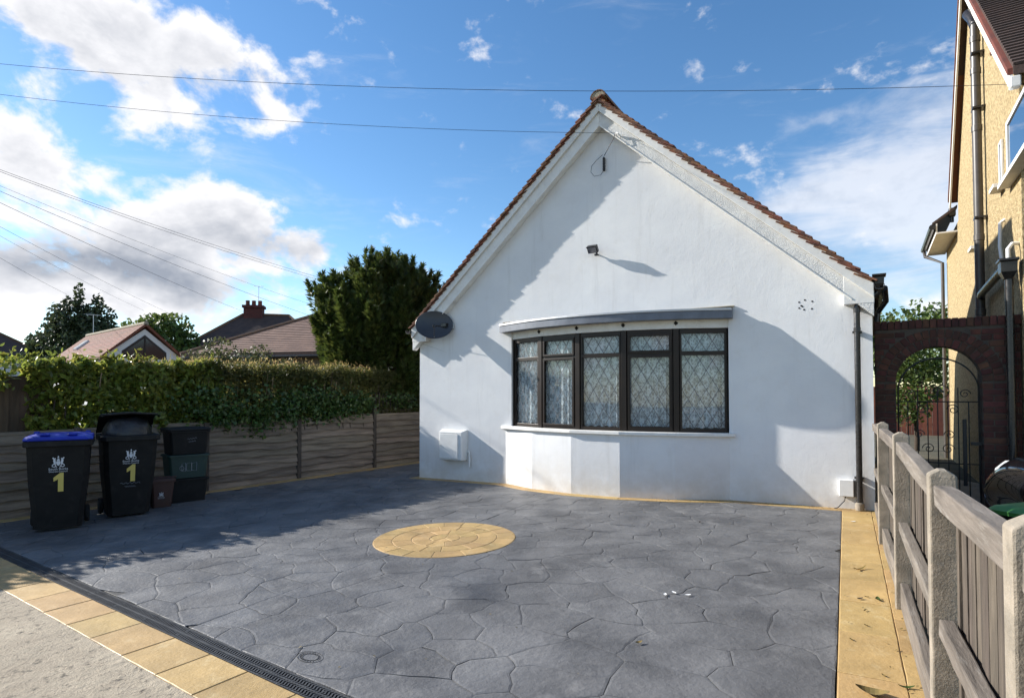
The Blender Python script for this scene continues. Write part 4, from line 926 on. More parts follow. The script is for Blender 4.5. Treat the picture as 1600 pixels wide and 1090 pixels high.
# ------------------------------------------------------------------ brick arch and iron gate between the houses
AS0, AS1, AC, AR, AZ, AT, AV0, AV1 = 7.57, 9.07, 8.25, .447, 1.655, 2.455, .30, .52
def arch_wall():
    t = thing('brick_arch', 'dark red brick garden wall with a round arch between the two houses', 'wall', hw(0,0,0), HROT)
    # mortar body with the opening
    N_ = 24; ins = [(AC-AR, -.1)]+[(AC-AR*math.cos(math.pi*k/N_), AZ+AR*math.sin(math.pi*k/N_)) for k in range(N_+1)]+[(AC+AR, -.1)]
    out = []
    for (s, z) in ins:
        if z < AZ-.001: out.append((AS0 if s < AC else AS1, z))
        else:
            a = math.atan2(z-AZ, s-AC); dx, dz = math.cos(a), math.sin(a); ks = [((AS1 if dx > 0 else AS0)-AC)/dx if abs(dx) > 1e-6 else 1e9, (AT-.02-AZ)/dz if dz > 1e-6 else 1e9]; k = min(x for x in ks if x > 0); out.append((AC+dx*k, AZ+dz*k))
    b = MB(); y0, y1 = AV0+.006, AV1-.006; n = len(ins)
    V = [(s,y0,z) for s,z in ins]+[(s,y0,z) for s,z in out]+[(s,y1,z) for s,z in ins]+[(s,y1,z) for s,z in out]; F = []
    for i in range(n-1): F += [(i,i+1,n+i+1,n+i),(2*n+i,3*n+i,3*n+i+1,2*n+i+1),(i,2*n+i,2*n+i+1,i+1)]
    b.add(V, F); b.box(AS0, AS1, y0, y1, AT-.115, AT-.012); b.box(AS0,AS0+.02,y0,y1,-.1,AT-.02); b.build('mortar_core', 'dark_mortar', t)
    rnd = random.Random(2); cache = {}
    def brick(s0, s1, z0, z1):
        key = (round(s1-s0, 2), round(z1-z0, 3))
        if key not in cache: cache[key] = MB().cbox(0, s1-s0, AV0, AV1, 0, z1-z0, .004).mesh('brick', 'brick')
        put('brick', cache[key], t, (s0, rnd.uniform(-.002,.002), z0))
    ch = .0745; ro = AR+.225; k = 0; z = .0
    while z < AT-.115-ch*.5:
        z1 = min(z+ch-.01, AT-.12); x = AS0-(.115 if k % 2 else 0)
        while x < AS1:
            s0, s1 = max(x, AS0)+.005, min(x+.225, AS1)-.005; segs = [(s0, s1)]
            zm = z if z > AZ else z1
            half = AR if z1 <= AZ else (math.sqrt(max(0, ro*ro-max(z-AZ,0)**2)) if z-AZ < ro else 0)
            if half > 0:
                segs = [(s0, min(s1, AC-half)), (max(s0, AC+half), s1)]
            for a, c in segs:
                if c-a > .03: brick(a, c, z, z1)
            x += .225
        z += ch; k += 1
    for r0 in (AR+.001, AR+.115):
        nb = int(math.pi*(r0+.05)/.078); me = MB(); w = (math.pi*(r0+.02)/nb-.008)
        me.cbox(-w/2, w/2, AV0-.004, AV1+.004, 0, .104, .004); m_ = me.mesh('brick', 'brick')
        for i in range(nb):
            a = math.pi*(i+.5)/nb; o = put('brick', m_, t, (AC+r0*math.cos(a), rnd.uniform(-.003,.003), AZ+r0*math.sin(a))); o.rotation_euler = (0, math.pi/2-a, 0)
    x = AS0; me = MB().cbox(0, .066, AV0-.006, AV1+.006, 0, .112, .004).mesh('brick', 'brick')
    while x < AS1-.05: put('brick', me, t, (x+.004, 0, AT-.112+rnd.uniform(-.003,.003))); x += .0755
arch_wall()
def iron_gate():
    t = thing('iron_gate', 'black wrought iron gate with scrolls in the brick arch', 'gate', hw(AC, AV0+.10, .0), HROT); r = AR-.025
    MB().tube([(-r,0,.05)]+[(-r*math.cos(math.pi*k/20), 0, AZ-.12+r*math.sin(math.pi*k/20)) for k in range(21)]+[(r,0,.05)], .010, 6).build('frame', 'iron', t)
    for z in (.10,.62,1.40): MB().tube([(-r,0,z),(r,0,z)], .008, 6).build('cross_bar', 'iron', t)
    for i in range(1,8):
        x = -r+2*r*i/8; top = 1.40 if i % 2 else 1.40+.18; MB().tube([(x,0,.10),(x,0,top)], .0065, 6).build('bar', 'iron', t)
    def scroll(cx, cz, s, fl):
        p = [(cx+fl*s*(1-k/26)*math.cos(k*.42), -.006, cz+s*(1-k/26)*math.sin(k*.42)) for k in range(24)]; MB().tube(p, .0055, 5).build('scroll', 'iron', t)
    for cx, cz, s, f in ((-.16,1.30,.07,1),(.16,1.30,.07,-1),(-.05,1.52,.10,1),(.05,1.52,.10,-1),(.28,1.50,.06,1),(-.28,1.50,.06,-1),(.10,.80,.07,1),(-.10,.80,.07,-1),(.12,.98,.06,-1),(-.2,.98,.06,1)): scroll(cx, cz, s, f)
    MB().cbox(r-.09,r+.03,-.03,.03,.86,.90,.004).build('latch', 'iron', t); MB().cbox(r-.17,r-.13,-.02,.02,.35,1.18,.004).build('lock_stile', 'iron', t)
iron_gate()

# ------------------------------------------------------------------ neighbouring pebbledash house
NS = 9.08; NT0 = .366
def neighbour():
    t = thing('neighbour_house', 'tan pebbledash house with a steep gable at the right edge', 'house', hw(NS, NT0, 0), HROT)
    # local: x away from the alley, y back, z up
    f0, f1, f2, ap, zf, zr, zo = -.20, 7.62, 5.45, (3.38, 8.62), 5.42, 5.62, 4.98
    b = MB(); poly = [(f0,-.3),(f1,-.3),(f1,zo),(f2,zo),(f2,zr),ap,(f0,zf)]
    b.prism(poly, lambda y, z: (0,y,z), lambda y, z: (7.5,y,z)); b.build('wall', 'pebbledash', t)
    def slope(y0, z0, y1, z1, th, x0, x1, name, m, parent=t):
        return MB().hexa([(x0,y0,z0),(x1,y0,z0),(x1,y1,z1),(x0,y1,z1),(x0,y0,z0+th),(x1,y0,z0+th),(x1,y1,z1+th),(x0,y1,z1+th)]).build(name, m, parent)
    sf = (ap[1]-zf)/(ap[0]-f0); sr = (ap[1]-zr)/(f2-ap[0])
    ey = f0-.30; ez = zf-.30*sf
    rf = slope(ey, ez+.04, ap[0], ap[1]+.04, .10, -.10, 7.6, 'roof', 'dark_tiles')
    n = 46
    for i in range(n):                                    # courses on the slope that faces the street
        y = ey+(ap[0]-ey)*i/n; y1 = ey+(ap[0]-ey)*(i+1.25)/n; z = ez+(y-ey)*sf+.15; z1 = ez+(y1-ey)*sf+.145
        MB().hexa([(-.10,y,z),(7.6,y,z),(7.6,y1,z1),(-.10,y1,z1),(-.10,y-.01,z+.028),(7.6,y-.01,z+.028),(7.6,y1,z1+.006),(-.10,y1,z1+.006)]).build('tile_course', 'dark_tiles', rf)
    ry = f2+.18; rz = zr-.18*sr
    slope(ap[0], ap[1]+.041, ry, rz+.04, .12, -.10, 7.6, 'rear_roof', 'dark_tiles')
    for (y0, z0, y1, z1, nm) in ((ey+.02, ez, ap[0], ap[1]-.0, 'barge_board'), (ap[0], ap[1]-.0, ry-.02, rz, 'barge_board')):
        MB().hexa([(-.13,y0,z0-.13),(-.102,y0,z0-.13),(-.102,y1,z1-.13),(-.13,y1,z1-.13),(-.13,y0,z0+.05),(-.102,y0,z0+.05),(-.102,y1,z1+.05),(-.13,y1,z1+.05)]).build(nm, 'white_paint', t)
        MB().hexa([(-.15,y0,z0+.052),(.0,y0,z0+.052),(.0,y1,z1+.052),(-.15,y1,z1+.052),(-.15,y0,z0+.13),(.0,y0,z0+.13),(.0,y1,z1+.13),(-.15,y1,z1+.13)]).build('verge', 'red_tiles', t)
    MB().cbox(-.13,-.03,ey+.0,ey+.10,ez-.10,ez+.03,.01).build('eave_end', 'white_paint', t)
    MB().cbox(-.14,-.02,ry-.03,ry+.12,rz-.22,rz-.06,.01).build('gutter_end', 'pipe_black', t); MB().tube([(-.08,ry+.05,rz-.2),(-.08,ry+.05,rz-.34)], .035, 8).build('gutter_outlet', 'pipe_black', t)
    # lower eave at the back
    y0, y1, z = f2+.12, f1+.25, zo
    MB().box(-.34,-.0,y0,y1,z-.19,z-.16).build('soffit', 'white_paint', t); MB().box(-.36,-.335,y0,y1,z-.20,z+.02).build('fascia', 'white_paint', t)
    MB().hexa([(-.42,y0,z-.0),(.0,y0,z+.30),(.0,y1,z+.30),(-.42,y1,z-.0),(-.42,y0,z+.05),(.0,y0,z+.36),(.0,y1,z+.36),(-.42,y1,z+.05)]).build('lean_to_roof', 'dark_tiles', t)
    MB().tube([(-.42,y0-.02,z-.05),(-.42,y1,z-.05)], .06, 10).build('gutter', 'pipe_black', t); MB().tube([(-.42,y1-.1,z-.08),(-.40,y1-.1,z-.22),(-.09,y1-.35,z-.45),(-.09,y1-.35,.0)], .036, 10).build('rear_downpipe', 'pipe_grey', t, smooth=True)
    # big soil pipe
    yp = 2.15; MB().tube([(-.10,yp,-.1),(-.10,yp+.03,ap[1]-1.35)], .062, 16).build('soil_pipe', 'pipe_grey', t, smooth=True)
    for z in (2.75,3.9,5.6,6.5,7.0): MB().lathe([(.062,-.05),(.070,-.045),(.070,.045),(.062,.05)], 16, (-.10,yp+.03*z/7.2,z)).build('collar', 'pipe_grey', t, smooth=True)
    for z in (2.45,4.2,5.9,6.75): MB().box(-.16,-.003,yp-.09,yp+.10,z-.014,z+.014).build('bracket', 'pipe_black', t)
    MB().tube([(-.10,yp+.03,7.22),(-.12,yp+.08,7.36),(-.16,yp+.25,7.55)], .07, 14).build('pipe_head', 'pipe_black', t, smooth=True)
    MB().tube([(-.10,yp,2.98),(-.12,yp-.25,3.0),(-.12,yp-.75,3.02),(-.12,yp-1.9,3.06)], .05, 12).build('branch_pipe', 'pipe_black', t, smooth=True)
    # hopper and pipe at the near corner
    y = -.12; MB().rings([[(-.05+w*sx-.08, y+w*sy*1.3, z) for sx, sy in ((-1,-1),(1,-1),(1,1),(-1,1))] for w, z in ((.04,2.88),(.075,2.96),(.08,3.08),(.095,3.09),(.095,3.12))]).build('hopper', 'pipe_black', t, bev=.006)
    MB().tube([(-.12,y,-.1),(-.12,y,2.9)], .042, 12).build('downpipe', 'pipe_black', t, smooth=True)
    MB().tube([(-.06,.60,3.10),(-.07,.72,3.45),(-.05,.80,3.78),(.0,.80,3.82)], .022, 8).build('waste_pipe', 'white_plastic', t, smooth=True); MB().tube([(-.12,-.1,3.10),(-.12,-.1,3.25),(-.07,-.05,3.32),(.0,-.02,3.32)], .022, 8).build('waste_pipe', 'white_plastic', t, smooth=True)
    # window with reveals and two slit windows seen edge-on
    w = put('window', None, t)
    def framebox(y0, y1, z0, z1, x0=-.045, x1=-.003, fw=.055):
        for (a, c, e, g) in ((y0,y1,z0,z0+fw),(y0,y1,z1-fw,z1),(y0,y0+fw,z0+fw+.001,z1-fw-.001),(y1-fw,y1,z0+fw+.001,z1-fw-.001)): MB().box(x0,x1,a,c,e,g).build('frame', 'white_plastic', w, bev=.004)
        MB().box(x0+.015,x0+.022,y0+fw,y1-fw,z0+fw,z1-fw).build('pane', 'far_glass', w); MB().box(x0+.024,x1,y0+fw,y1-fw,z0+fw,z1-fw).build('blind', 'far_render', w); MB().box(-.13,-.0,y0-.06,y1+.06,z0-.055,z0-.002).build('sill', 'white_paint', w, bev=.004)
    framebox(-1.3,.36,4.18,4.95)
    framebox(.78,.98,4.30,4.90, -.03, -.003, .04); framebox(2.86,3.08,3.92,4.80,-.03,-.003,.04)
    MB().box(-.012,-.001,4.85,4.99,2.70,2.80).build('vent', 'white_plastic', t)
    MB().cbox(-.02,-.001,1.4,1.5,6.38,6.58,.003).build('air_brick', 'red_tiles', t)
neighbour()

# ------------------------------------------------------------------ things behind the arch and on the neighbour's drive
def garden_behind():
    struct(MB().slab([(p.x,p.y) for p in [hw(7.56,8.2), hw(16,8.2), hw(16,26), hw(2,26)]], lambda x, y: -.01, .03, .01, .002).build('lawn', 'lawn'))
    struct(MB().slab([(p.x,p.y) for p in [hw(7.56,.6), hw(9.07,.6), hw(9.07,8.19), hw(7.56,8.19)]], lambda x, y: -.012, .03, .01, .002).build('path', 'old_concrete'))
    t = thing('garden_fence', 'red brown board fence at the end of the back garden, seen through the arch', 'fence', hw(8.0, 16, 0), HROT)
    for i in range(62): MB().box(-3+i*.15,-3+i*.15+.142,0,.02,0,1.75+random.uniform(-.01,.01)).build('board', 'red_tiles', t)
    for z in (.4,1.4): MB().box(-3,6.3,.021,.07,z,z+.08).build('rail', 'dark_timber', t)
garden_behind()
def car():
    t = thing('parked_car', 'glossy black car parked behind the grey picket fence at the right edge', 'car', (5.98, 6.05, gz(5.5)-.06), math.atan2(HU.y, HU.x)+R(6))
    # nose points left; local x runs back along the car
    prof = [(-.72,.28,.36),(-.78,.42,.50),(-.74,.60,.68),(-.60,.76,.82),(-.30,.885,.90),(.20,.96,.99),(.75,1.00,1.03),(1.25,1.30,1.34),(1.60,1.44,1.47),(2.4,1.46,1.49),(2.9,1.40,1.43),(3.15,1.0,1.05),(3.2,.5,.6)]
    rs = []
    for x, zc, zt in prof:
        w = .80 if -.5 < x < 3 else .70; roof = zt > 1.2; wt = .60 if roof else w-.10
        rs.append([(x,-w*.9,.22),(x,-w,.40),(x,-w,min(.78,zc*.9)),(x,-w+.03,min(.92,zc*.97)),(x,-wt,zc),(x,-wt*.6,zt),(x,wt*.6,zt),(x,wt,zc),(x,w-.03,min(.92,zc*.97)),(x,w,min(.78,zc*.9)),(x,w,.40),(x,w*.9,.22)])
    body = MB().rings(rs).build('body', 'car_paint', t, smooth=True); sb = body.modifiers.new('sub', 'SUBSURF'); sb.levels = 1; sb.render_levels = 2
    for x in (-.12, 2.42):
        for s in (-1, 1):
            o = MB().lathe([(.001,-.09),(.22,-.09),(.30,-.07),(.315,-.03),(.315,.05),(.29,.09),(.001,.09)], 24).build('wheel', 'tyre', t, smooth=True); o.location = (x, s*.74, .315); o.rotation_euler = (R(90),0,0)
            MB().tube([(x+.385*math.cos(a), s*.812, .33+.385*math.sin(a)) for a in [math.pi*k/14 for k in range(15)]], .028, 6).build('wheel_arch', 'black_plastic', t, smooth=True)
            MB().rings([[(x+rr*math.cos(a), s*yy, .33+rr*math.sin(a)) for a in [math.pi*k/14 for k in range(15)]] for rr, yy in ((.36,.806),(.36,.80))]).build('arch_void', 'void', t)
    for s in (-1, 1): MB().tube([(-.66,s*.50,.66),(-.55,s*.62,.70),(-.38,s*.69,.74)], [.05,.075,.04], 10).build('headlight', 'lamp_glass', t, smooth=True)
    MB().hexa([(.80,-.60,1.03),(1.28,-.50,1.36),(1.28,.50,1.36),(.80,.60,1.03),(.78,-.60,1.045),(1.26,-.50,1.375),(1.26,.50,1.375),(.78,.60,1.045)]).build('windscreen', 'far_glass', t)
car()
def green_item():
    t = thing('garden_tub', 'bright green plastic lid of a tub behind the picket fence by the black car', 'tub', (3.88, 4.14, gz(3.6)-.10), R(20))
    P = lambda w, d, z: [(-w+.04,-d,z),(w-.04,-d,z),(w,-d+.04,z),(w,d-.04,z),(w-.04,d,z),(-w+.04,d,z),(-w,d-.04,z),(-w,-d+.04,z)]
    MB().rings([P(.28,.22,0),P(.34,.28,.74),P(.34,.28,.76)]).build('body', 'bin_black', t, bev=.006); MB().rings([P(.36,.30,.762),P(.365,.305,.79),P(.34,.28,.815),P(.20,.16,.835)]).build('lid', 'green_plastic', t, smooth=True)
green_item()

# ------------------------------------------------------------------ far houses
def gabled(name, label, loc, rz, L_, W_, ze, zr, wall, roof, hip=0.0, over=.25, courses=0):
    t = thing(name, label, 'house', loc, rz); x0, x1, y0, y1 = 0, L_, -W_/2, W_/2
    b = MB(); b.box(x0, x1, y0, y1, -.6, ze)
    if not hip: b.prism([(y0,ze),(y1,ze),(0,zr-.12)], lambda y, z: (x0,y,z), lambda y, z: (x1,y,z))
    b.build('wall', wall, t); o = over; s = (zr-ze)/(W_/2)
    e = [(x0-o,y0-o,ze-o*s),(x1+o,y0-o,ze-o*s),(x1+o,y1+o,ze-o*s),(x0-o,y1+o,ze-o*s)]; r0, r1 = (x0-o+hip,0,zr), (x1+o-hip,0,zr)
    m = MB(); up = lambda p, d: (p[0],p[1],p[2]+d)
    for F in ([e[0],e[1],r1,r0],[e[2],e[3],r0,r1]) + (([e[3],e[0],r0],[e[1],e[2],r1]) if hip else ()):
        k = len(F); m.rings([F, [up(p,.09) for p in F]])
    rf = m.build('roof', roof, t)
    if courses:
        for (A, B, Cc, D) in ((e[0],e[1],r1,r0),(e[3],e[2],r1,r0)) + (((e[3],e[0],r0,r0),(e[2],e[1],r1,r1)) if hip else ()):
            A, B, Cc, D = map(Vector, (A,B,Cc,D))
            for i in range(courses):
                f0, f1 = i/courses, min(1,(i+1.1)/courses); a, b2, c, d = A.lerp(D,f0), B.lerp(Cc,f0), B.lerp(Cc,f1), A.lerp(D,f1); u = Vector((0,0,.10)); v = Vector((0,0,.135))
                MB().hexa([a+u,b2+u,c+u,d+u,a+v,b2+v,c+Vector((0,0,.112)),d+Vector((0,0,.112))]).build('tile_course', roof, rf)
    MB().tube([(r0[0],0,zr+.10),(r1[0],0,zr+.10)], .10, 8).build('ridge', 'ridge_tile' if roof != 'red_tiles' else 'mortar', rf)
    if hip:
        for c_, r_ in ((e[0],r0),(e[3],r0),(e[1],r1),(e[2],r1)): MB().tube([up(c_,.1), up(r_,.1)], .10, 8).build('hip_ridge', 'ridge_tile', rf)
    MB().tube([up(e[0],-.02),up(e[1],-.02)], .06, 8).build('gutter', 'pipe_black', t)
    return t
def aerial(parent, p, h=1.0, m='alu'):
    x, y, z = p; b = MB(); b.tube([(x,y,z),(x,y,z+h)], .018, 6); b.tube([(x-.35,y-.2,z+h-.05),(x+.35,y+.2,z+h+.02)], .012, 5)
    for k in range(6): c = Vector((x-.32+.128*k, y-.18+.073*k, z+h-.04+.012*k)); b.tube([c+Vector((.1,-.17,0)), c-Vector((.1,-.17,0))], .008, 4)
    b.build('aerial', m, parent)
gh = gabled('outbuilding', 'red tiled outbuilding with a white gable and triangular window', (-15.75, 25.2, -.3), R(140), 8.0, 3.0, 3.35, 4.70, 'far_render', 'red_tiles', 0, .16, 18)
MB().prism([(-.75,3.36),(.75,3.36),(.75,3.56),(.0,4.20),(-.75,3.56)], lambda y, z: (-.03,y,z), lambda y, z: (-.004,y,z)).build('window', 'dark_pane', gh)
MB().prism([(-.85,3.30),(.85,3.30),(.85,3.60),(.0,4.32),(-.85,3.60)], lambda y, z: (-.02,y,z), lambda y, z: (.02,y,z)).build('window_frame', 'frame_brown', gh)
MB().box(-.06,-.031,-.03,.03,3.36,4.2).build('mullion', 'frame_brown', gh)
MB().hexa([(5.6,.55,4.33),(6.2,.55,4.33),(6.2,1.05,3.88),(5.6,1.05,3.88),(5.6,.60,4.40),(6.2,.60,4.40),(6.2,1.10,3.95),(5.6,1.10,3.95)]).build('rooflight', 'lamp_glass', gh)
aerial(gh, (7.2,0,4.72), 1.1)
ph = gabled('hipped_bungalow', 'bungalow with pinkish hipped tile roof behind the hedge', (-10.3, 24.6, -.3), R(-14), 9.0, 7.6, 3.25, 5.15, 'tan_wall', 'pink_tiles', 3.8, .35, 26)
dh = gabled('chimney_house', 'distant dark roofed house with a brick chimney', (-22.8, 43, -.3), R(12), 9.0, 7.0, 4.9, 7.6, 'tan_wall', 'dark_tiles', 3.2, .3)
ch = MB(); ch.box(3.0,4.3,-.4,.4,6.6,8.15); ch.box(2.9,4.4,-.5,.5,8.16,8.35); ch.build('chimney', 'brick', dh)
for k in range(3): MB().lathe([(.16,0),(.14,.3),(.17,.36),(.12,.4)], 10, (3.2+k*.43,0,8.34)).build('chimney_pot', 'red_tiles', dh)
aerial(dh, (3.9,.3,8.3), 1.6)
wh = gabled('white_house', 'far white house with dark roof at the left edge', (-46.3, 44, -.3), R(-15), 10.2, 7.5, 4.6, 7.2, 'far_render', 'dark_tiles', 3.4, .4)
MB().box(8.3,9.1,-3.78,-3.74,3.6,4.5).build('window', 'far_glass', wh)

# ------------------------------------------------------------------ plants
rs = np.random.RandomState(4)
def hedge_pts(n, q0, q1, top, thick0, thick1, low, front_bias=.6, wig=.12):
    q = rs.uniform(q0, q1, n); tz = np.interp(q, top[0], top[1]); lo = np.interp(q, low[0], low[1])
    kind = rs.rand(n); d = np.where(kind < front_bias, thick0-np.abs(rs.normal(0,.10,n)), rs.uniform(thick1, thick0, n)); z = np.where(kind > .78, tz-np.abs(rs.normal(0,.09,n)), rs.uniform(0,1,n)*(tz-lo)+lo)
    bump = np.array([wig*noise.noise(Vector((a*1.8, b*1.8, 1))) + .5*wig*noise.noise(Vector((a*5, b*5, 7))) for a, b in zip(q, z)]); d = d+bump
    z = z + np.array([.13*noise.noise(Vector((a*1.9, 0, 3))) + .09*noise.noise(Vector((a*6, 0, 5))) for a in q])*(z > tz-.35)
    X = F0.x+FD.x*q+FN.x*d; Y = F0.y+FD.y*q+FN.y*d; return np.stack([X, Y, z], 1)
FNv = np.array([FN.x*.75, FN.y*.75, .55])
def hedge(name, label, q0, q1, n, size, m, top, low, t0, t1, aspect, big, jitter=.62, bias=.6, wig=.12):
    t = thing(name, label, 'hedge', (*fpt((q0+q1)/2, -.5), gz(fpt(q0).x))); P = hedge_pts(n, q0, q1, top, t0, t1, low, bias, wig); P -= np.array(t.location)[None,:]
    leaves('foliage', P, size, m, t, np.repeat(FNv[None,:], n, 0), aspect, .5, big, jitter)
    nc = int(n*(.16 if big else .07)); Pc = hedge_pts(nc, q0, q1, (top[0],[v-.08 for v in top[1]]), -.30, -.62, low, .3, .05)-np.array(t.location)[None,:]; leaves('inner_foliage', Pc, .24, m, t, np.repeat(FNv[None,:], nc, 0), .7, .3, False, .45)
    for k in range(int((q1-q0)*2.2)):
        q = random.uniform(q0, q1); a = fpt(q, random.uniform(-.5,-.25)); b = fpt(q+random.uniform(-.1,.15), random.uniform(-.2,-.02)); zt = float(np.interp(q, top[0], top[1])) - random.uniform(.05,.4)
        MB().tube([(a.x-t.location.x,a.y-t.location.y,0),((a.x+b.x)/2-t.location.x,(a.y+b.y)/2-t.location.y,zt*.5-t.location.z),(b.x-t.location.x,b.y-t.location.y,zt-t.location.z)], [.018,.013,.007], 6).build('stem', 'cane' if random.random() < .6 else 'bark', t)
    return t
TOP = ([-6,-4.2,-2.6,-1.2,.0,1.8,3.6,5.5], [1.95,1.97,1.99,2.00,2.05,2.08,2.06,2.00])
lh = hedge('laurel_hedge', 'broad leaved green hedge with glossy leaves behind the bins', -2.45, .35, 7200, .105, 'laurel', TOP, ([-2.5,-2.1,.4],[.95,.72,1.0]), -.06, -.75, .46, True, .66, .55, .26)
n_sh = 700; qs = rs.uniform(-3.1,.4,45); qq = qs[rs.randint(0,45,n_sh)]+rs.normal(0,.05,n_sh); P = np.stack([F0.x+FD.x*qq-FN.x*.3, F0.y+FD.y*qq-FN.y*.3, 1.95+np.abs(rs.normal(0,.10,n_sh))], 1)-np.array(lh.location)[None,:]; leaves('top_shoots', P, .09, 'laurel', lh, None, .42, -.8, True)
P = hedge_pts(1500, -6.2, -2.6, ([-6.2,-2.5],[1.97,1.98]), .02, -.7, ([-6.2,-2.5],[1.62,1.55]), .5); P -= np.array(lh.location)[None,:]; leaves('overhanging_foliage', P, .105, 'laurel', lh, np.repeat(FNv[None,:], 1500, 0), .46, .6, True, .66)
hedge('clipped_hedge', 'long clipped hedge with dry brownish twigs above the lap fence', -.2, 5.6, 30000, .046, 'privet', TOP, ([-.2,5.6],[.95,1.0]), -.08, -.80, .5, False, .75, .55, .09)
P = hedge_pts(1500, -1.2, 4.2, (TOP[0], [v+.03 for v in TOP[1]]), -.12, -.75, (TOP[0], [v-.10 for v in TOP[1]]), .4, .06); P[:,2] += np.abs(rs.normal(0,.05,len(P))); sg = thing('dry_twigs', 'pale straw coloured grass and twigs along the top of the clipped hedge', 'twigs', (*fpt(1.5,-.4), 0)); P -= np.array(sg.location)[None,:]; leaves('twig_tips', P, .075, 'straw', sg, None, .12, -1.6, False)
def ivy():
    t = thing('ivy', 'dark ivy spilling over the top of the lap fence', 'ivy', (*fpt(1.5, 0), gz(fpt(1.5).x))); Ps = []
    for q, z0, w, h, n in ((.35,1.02,.35,.18,500),(.95,1.0,.30,.25,500),(1.6,1.1,.4,.22,500),(2.35,1.10,.45,.22,700),(2.85,1.16,.35,.16,400),(3.3,1.2,.3,.2,350),(.1,1.25,.6,.3,600),(2.0,1.3,1.2,.25,1400),(4.5,1.3,.5,.2,250)):
        qq = q+rs.normal(0,w*.55,n); zz = z0+rs.normal(0,h*.55,n)+.05; dd = np.abs(rs.normal(.02,.06,n))+.01; Ps.append(np.stack([F0.x+FD.x*qq+FN.x*dd, F0.y+FD.y*qq+FN.y*dd, zz], 1))
    P = np.concatenate(Ps)-np.array(t.location)[None,:]; P = P[P[:,2] > .72]; leaves('foliage', P, .062, 'ivy', t, np.repeat(FNv[None,:], len(P), 0), .85, .6, True, .5)
    for k in range(9):
        q = random.uniform(.2,3.6); a = fpt(q,-.05)-fpt(1.5); b = fpt(q+random.uniform(-.2,.2),.03)-fpt(1.5); MB().tube([(a.x,a.y,1.0),(b.x,b.y,1.25),(b.x+.02,b.y,.95)], .008, 5).build('stem', 'bark', t)
ivy()
def blob_pts(blobs, n):
    w = np.array([b[3]*b[4]*b[5] for b in blobs])**.75; k = rs.choice(len(blobs), n, p=w/w.sum()); B = np.array(blobs)[k]
    d = rs.normal(size=(n,3)); d /= np.linalg.norm(d, axis=1)[:,None]; r = 1-np.abs(rs.normal(0,.26,n)); r = np.clip(r, .05, 1.12)
    P = B[:,:3]+d*B[:,3:6]*r[:,None]
    bm = np.array([noise.noise(Vector(p)*1.6) for p in P]); return P+d*bm[:,None]*.28*B[:,3:6].mean(1)[:,None], d
def tree(name, label, loc, trunk_h, blobs, n, size, m, aspect=.6, big=False, droop=.2, jitter=.6, trunk_r=.18):
    t = thing(name, label, 'tree', loc); P, d = blob_pts(blobs, n); leaves('crown', P, size, m, t, d, aspect, droop, big, jitter)
    tr = MB(); c = Vector((0,0,trunk_h)); tr.tube([(0,0,-.3),(.05,.02,trunk_h*.5),(0,0,trunk_h)], [trunk_r*1.2,trunk_r,trunk_r*.7], 10)
    for b in blobs[:14]:
        e = Vector(b[:3]); tr.tube([c-Vector((0,0,.1)), c.lerp(e,.5)+Vector((0,0,.15)), e], [trunk_r*.5,trunk_r*.3,trunk_r*.1], 6)
    tr.build('trunk', 'bark', t, smooth=True); return t
bl = lambda L_: [tuple(x) for x in L_]
tree('dark_tree', 'tall dark tree with upright shoots behind the red tiled outbuilding', (-25.2,34,-.3), 2.5, bl([(0,0,4.3,2.2,2,1.6),(-1.4,0,4.0,1.3,1.5,1.5),(1.4,0,4.2,1.3,1.5,1.7),(-.3,0,6.0,1.2,1.2,1.3),(.9,.2,5.9,.9,1,1.2),(-1.1,.1,5.6,.8,.8,1.1),(.1,0,7.3,.28,.3,.9),(1.2,0,6.9,.3,.3,.8),(-.6,0,6.9,.3,.3,.7),(1.9,0,5.9,.35,.35,.9),(-2.2,0,4.8,.5,.6,.6),(2.1,0,4.9,.7,.8,.8)]), 11000, .24, 'tree_dark', .6, trunk_r=.25)
tree('green_tree', 'rounded green tree right of the dark tree', (-23.6,39,-.3), 3, bl([(0,0,5.0,2.4,2,1.8),(-1.5,0,5.4,1.4,1.5,1.3),(.9,0,5.9,1.5,1.5,1.2),(1.9,0,4.7,1.1,1.2,1.3),(-.2,0,6.5,1,1,.7)]), 4500, .28, 'tree_green', .65, trunk_r=.22)
tree('apple_tree', 'small loose leafed tree above the hedge in front of the chimney house', (-8.4,17.5,-.3), 1.2, bl([(0,0,2.3,1.2,.9,.7),(-.8,0,2.7,.7,.7,.5),(.7,0,2.6,.7,.7,.5),(-.3,0,3.15,.5,.5,.35),(.9,0,3.0,.35,.4,.3),(1.5,0,2.5,.5,.5,.4),(-1.4,0,2.4,.5,.5,.4)]), 4200, .095, 'shrub', .55, trunk_r=.07)
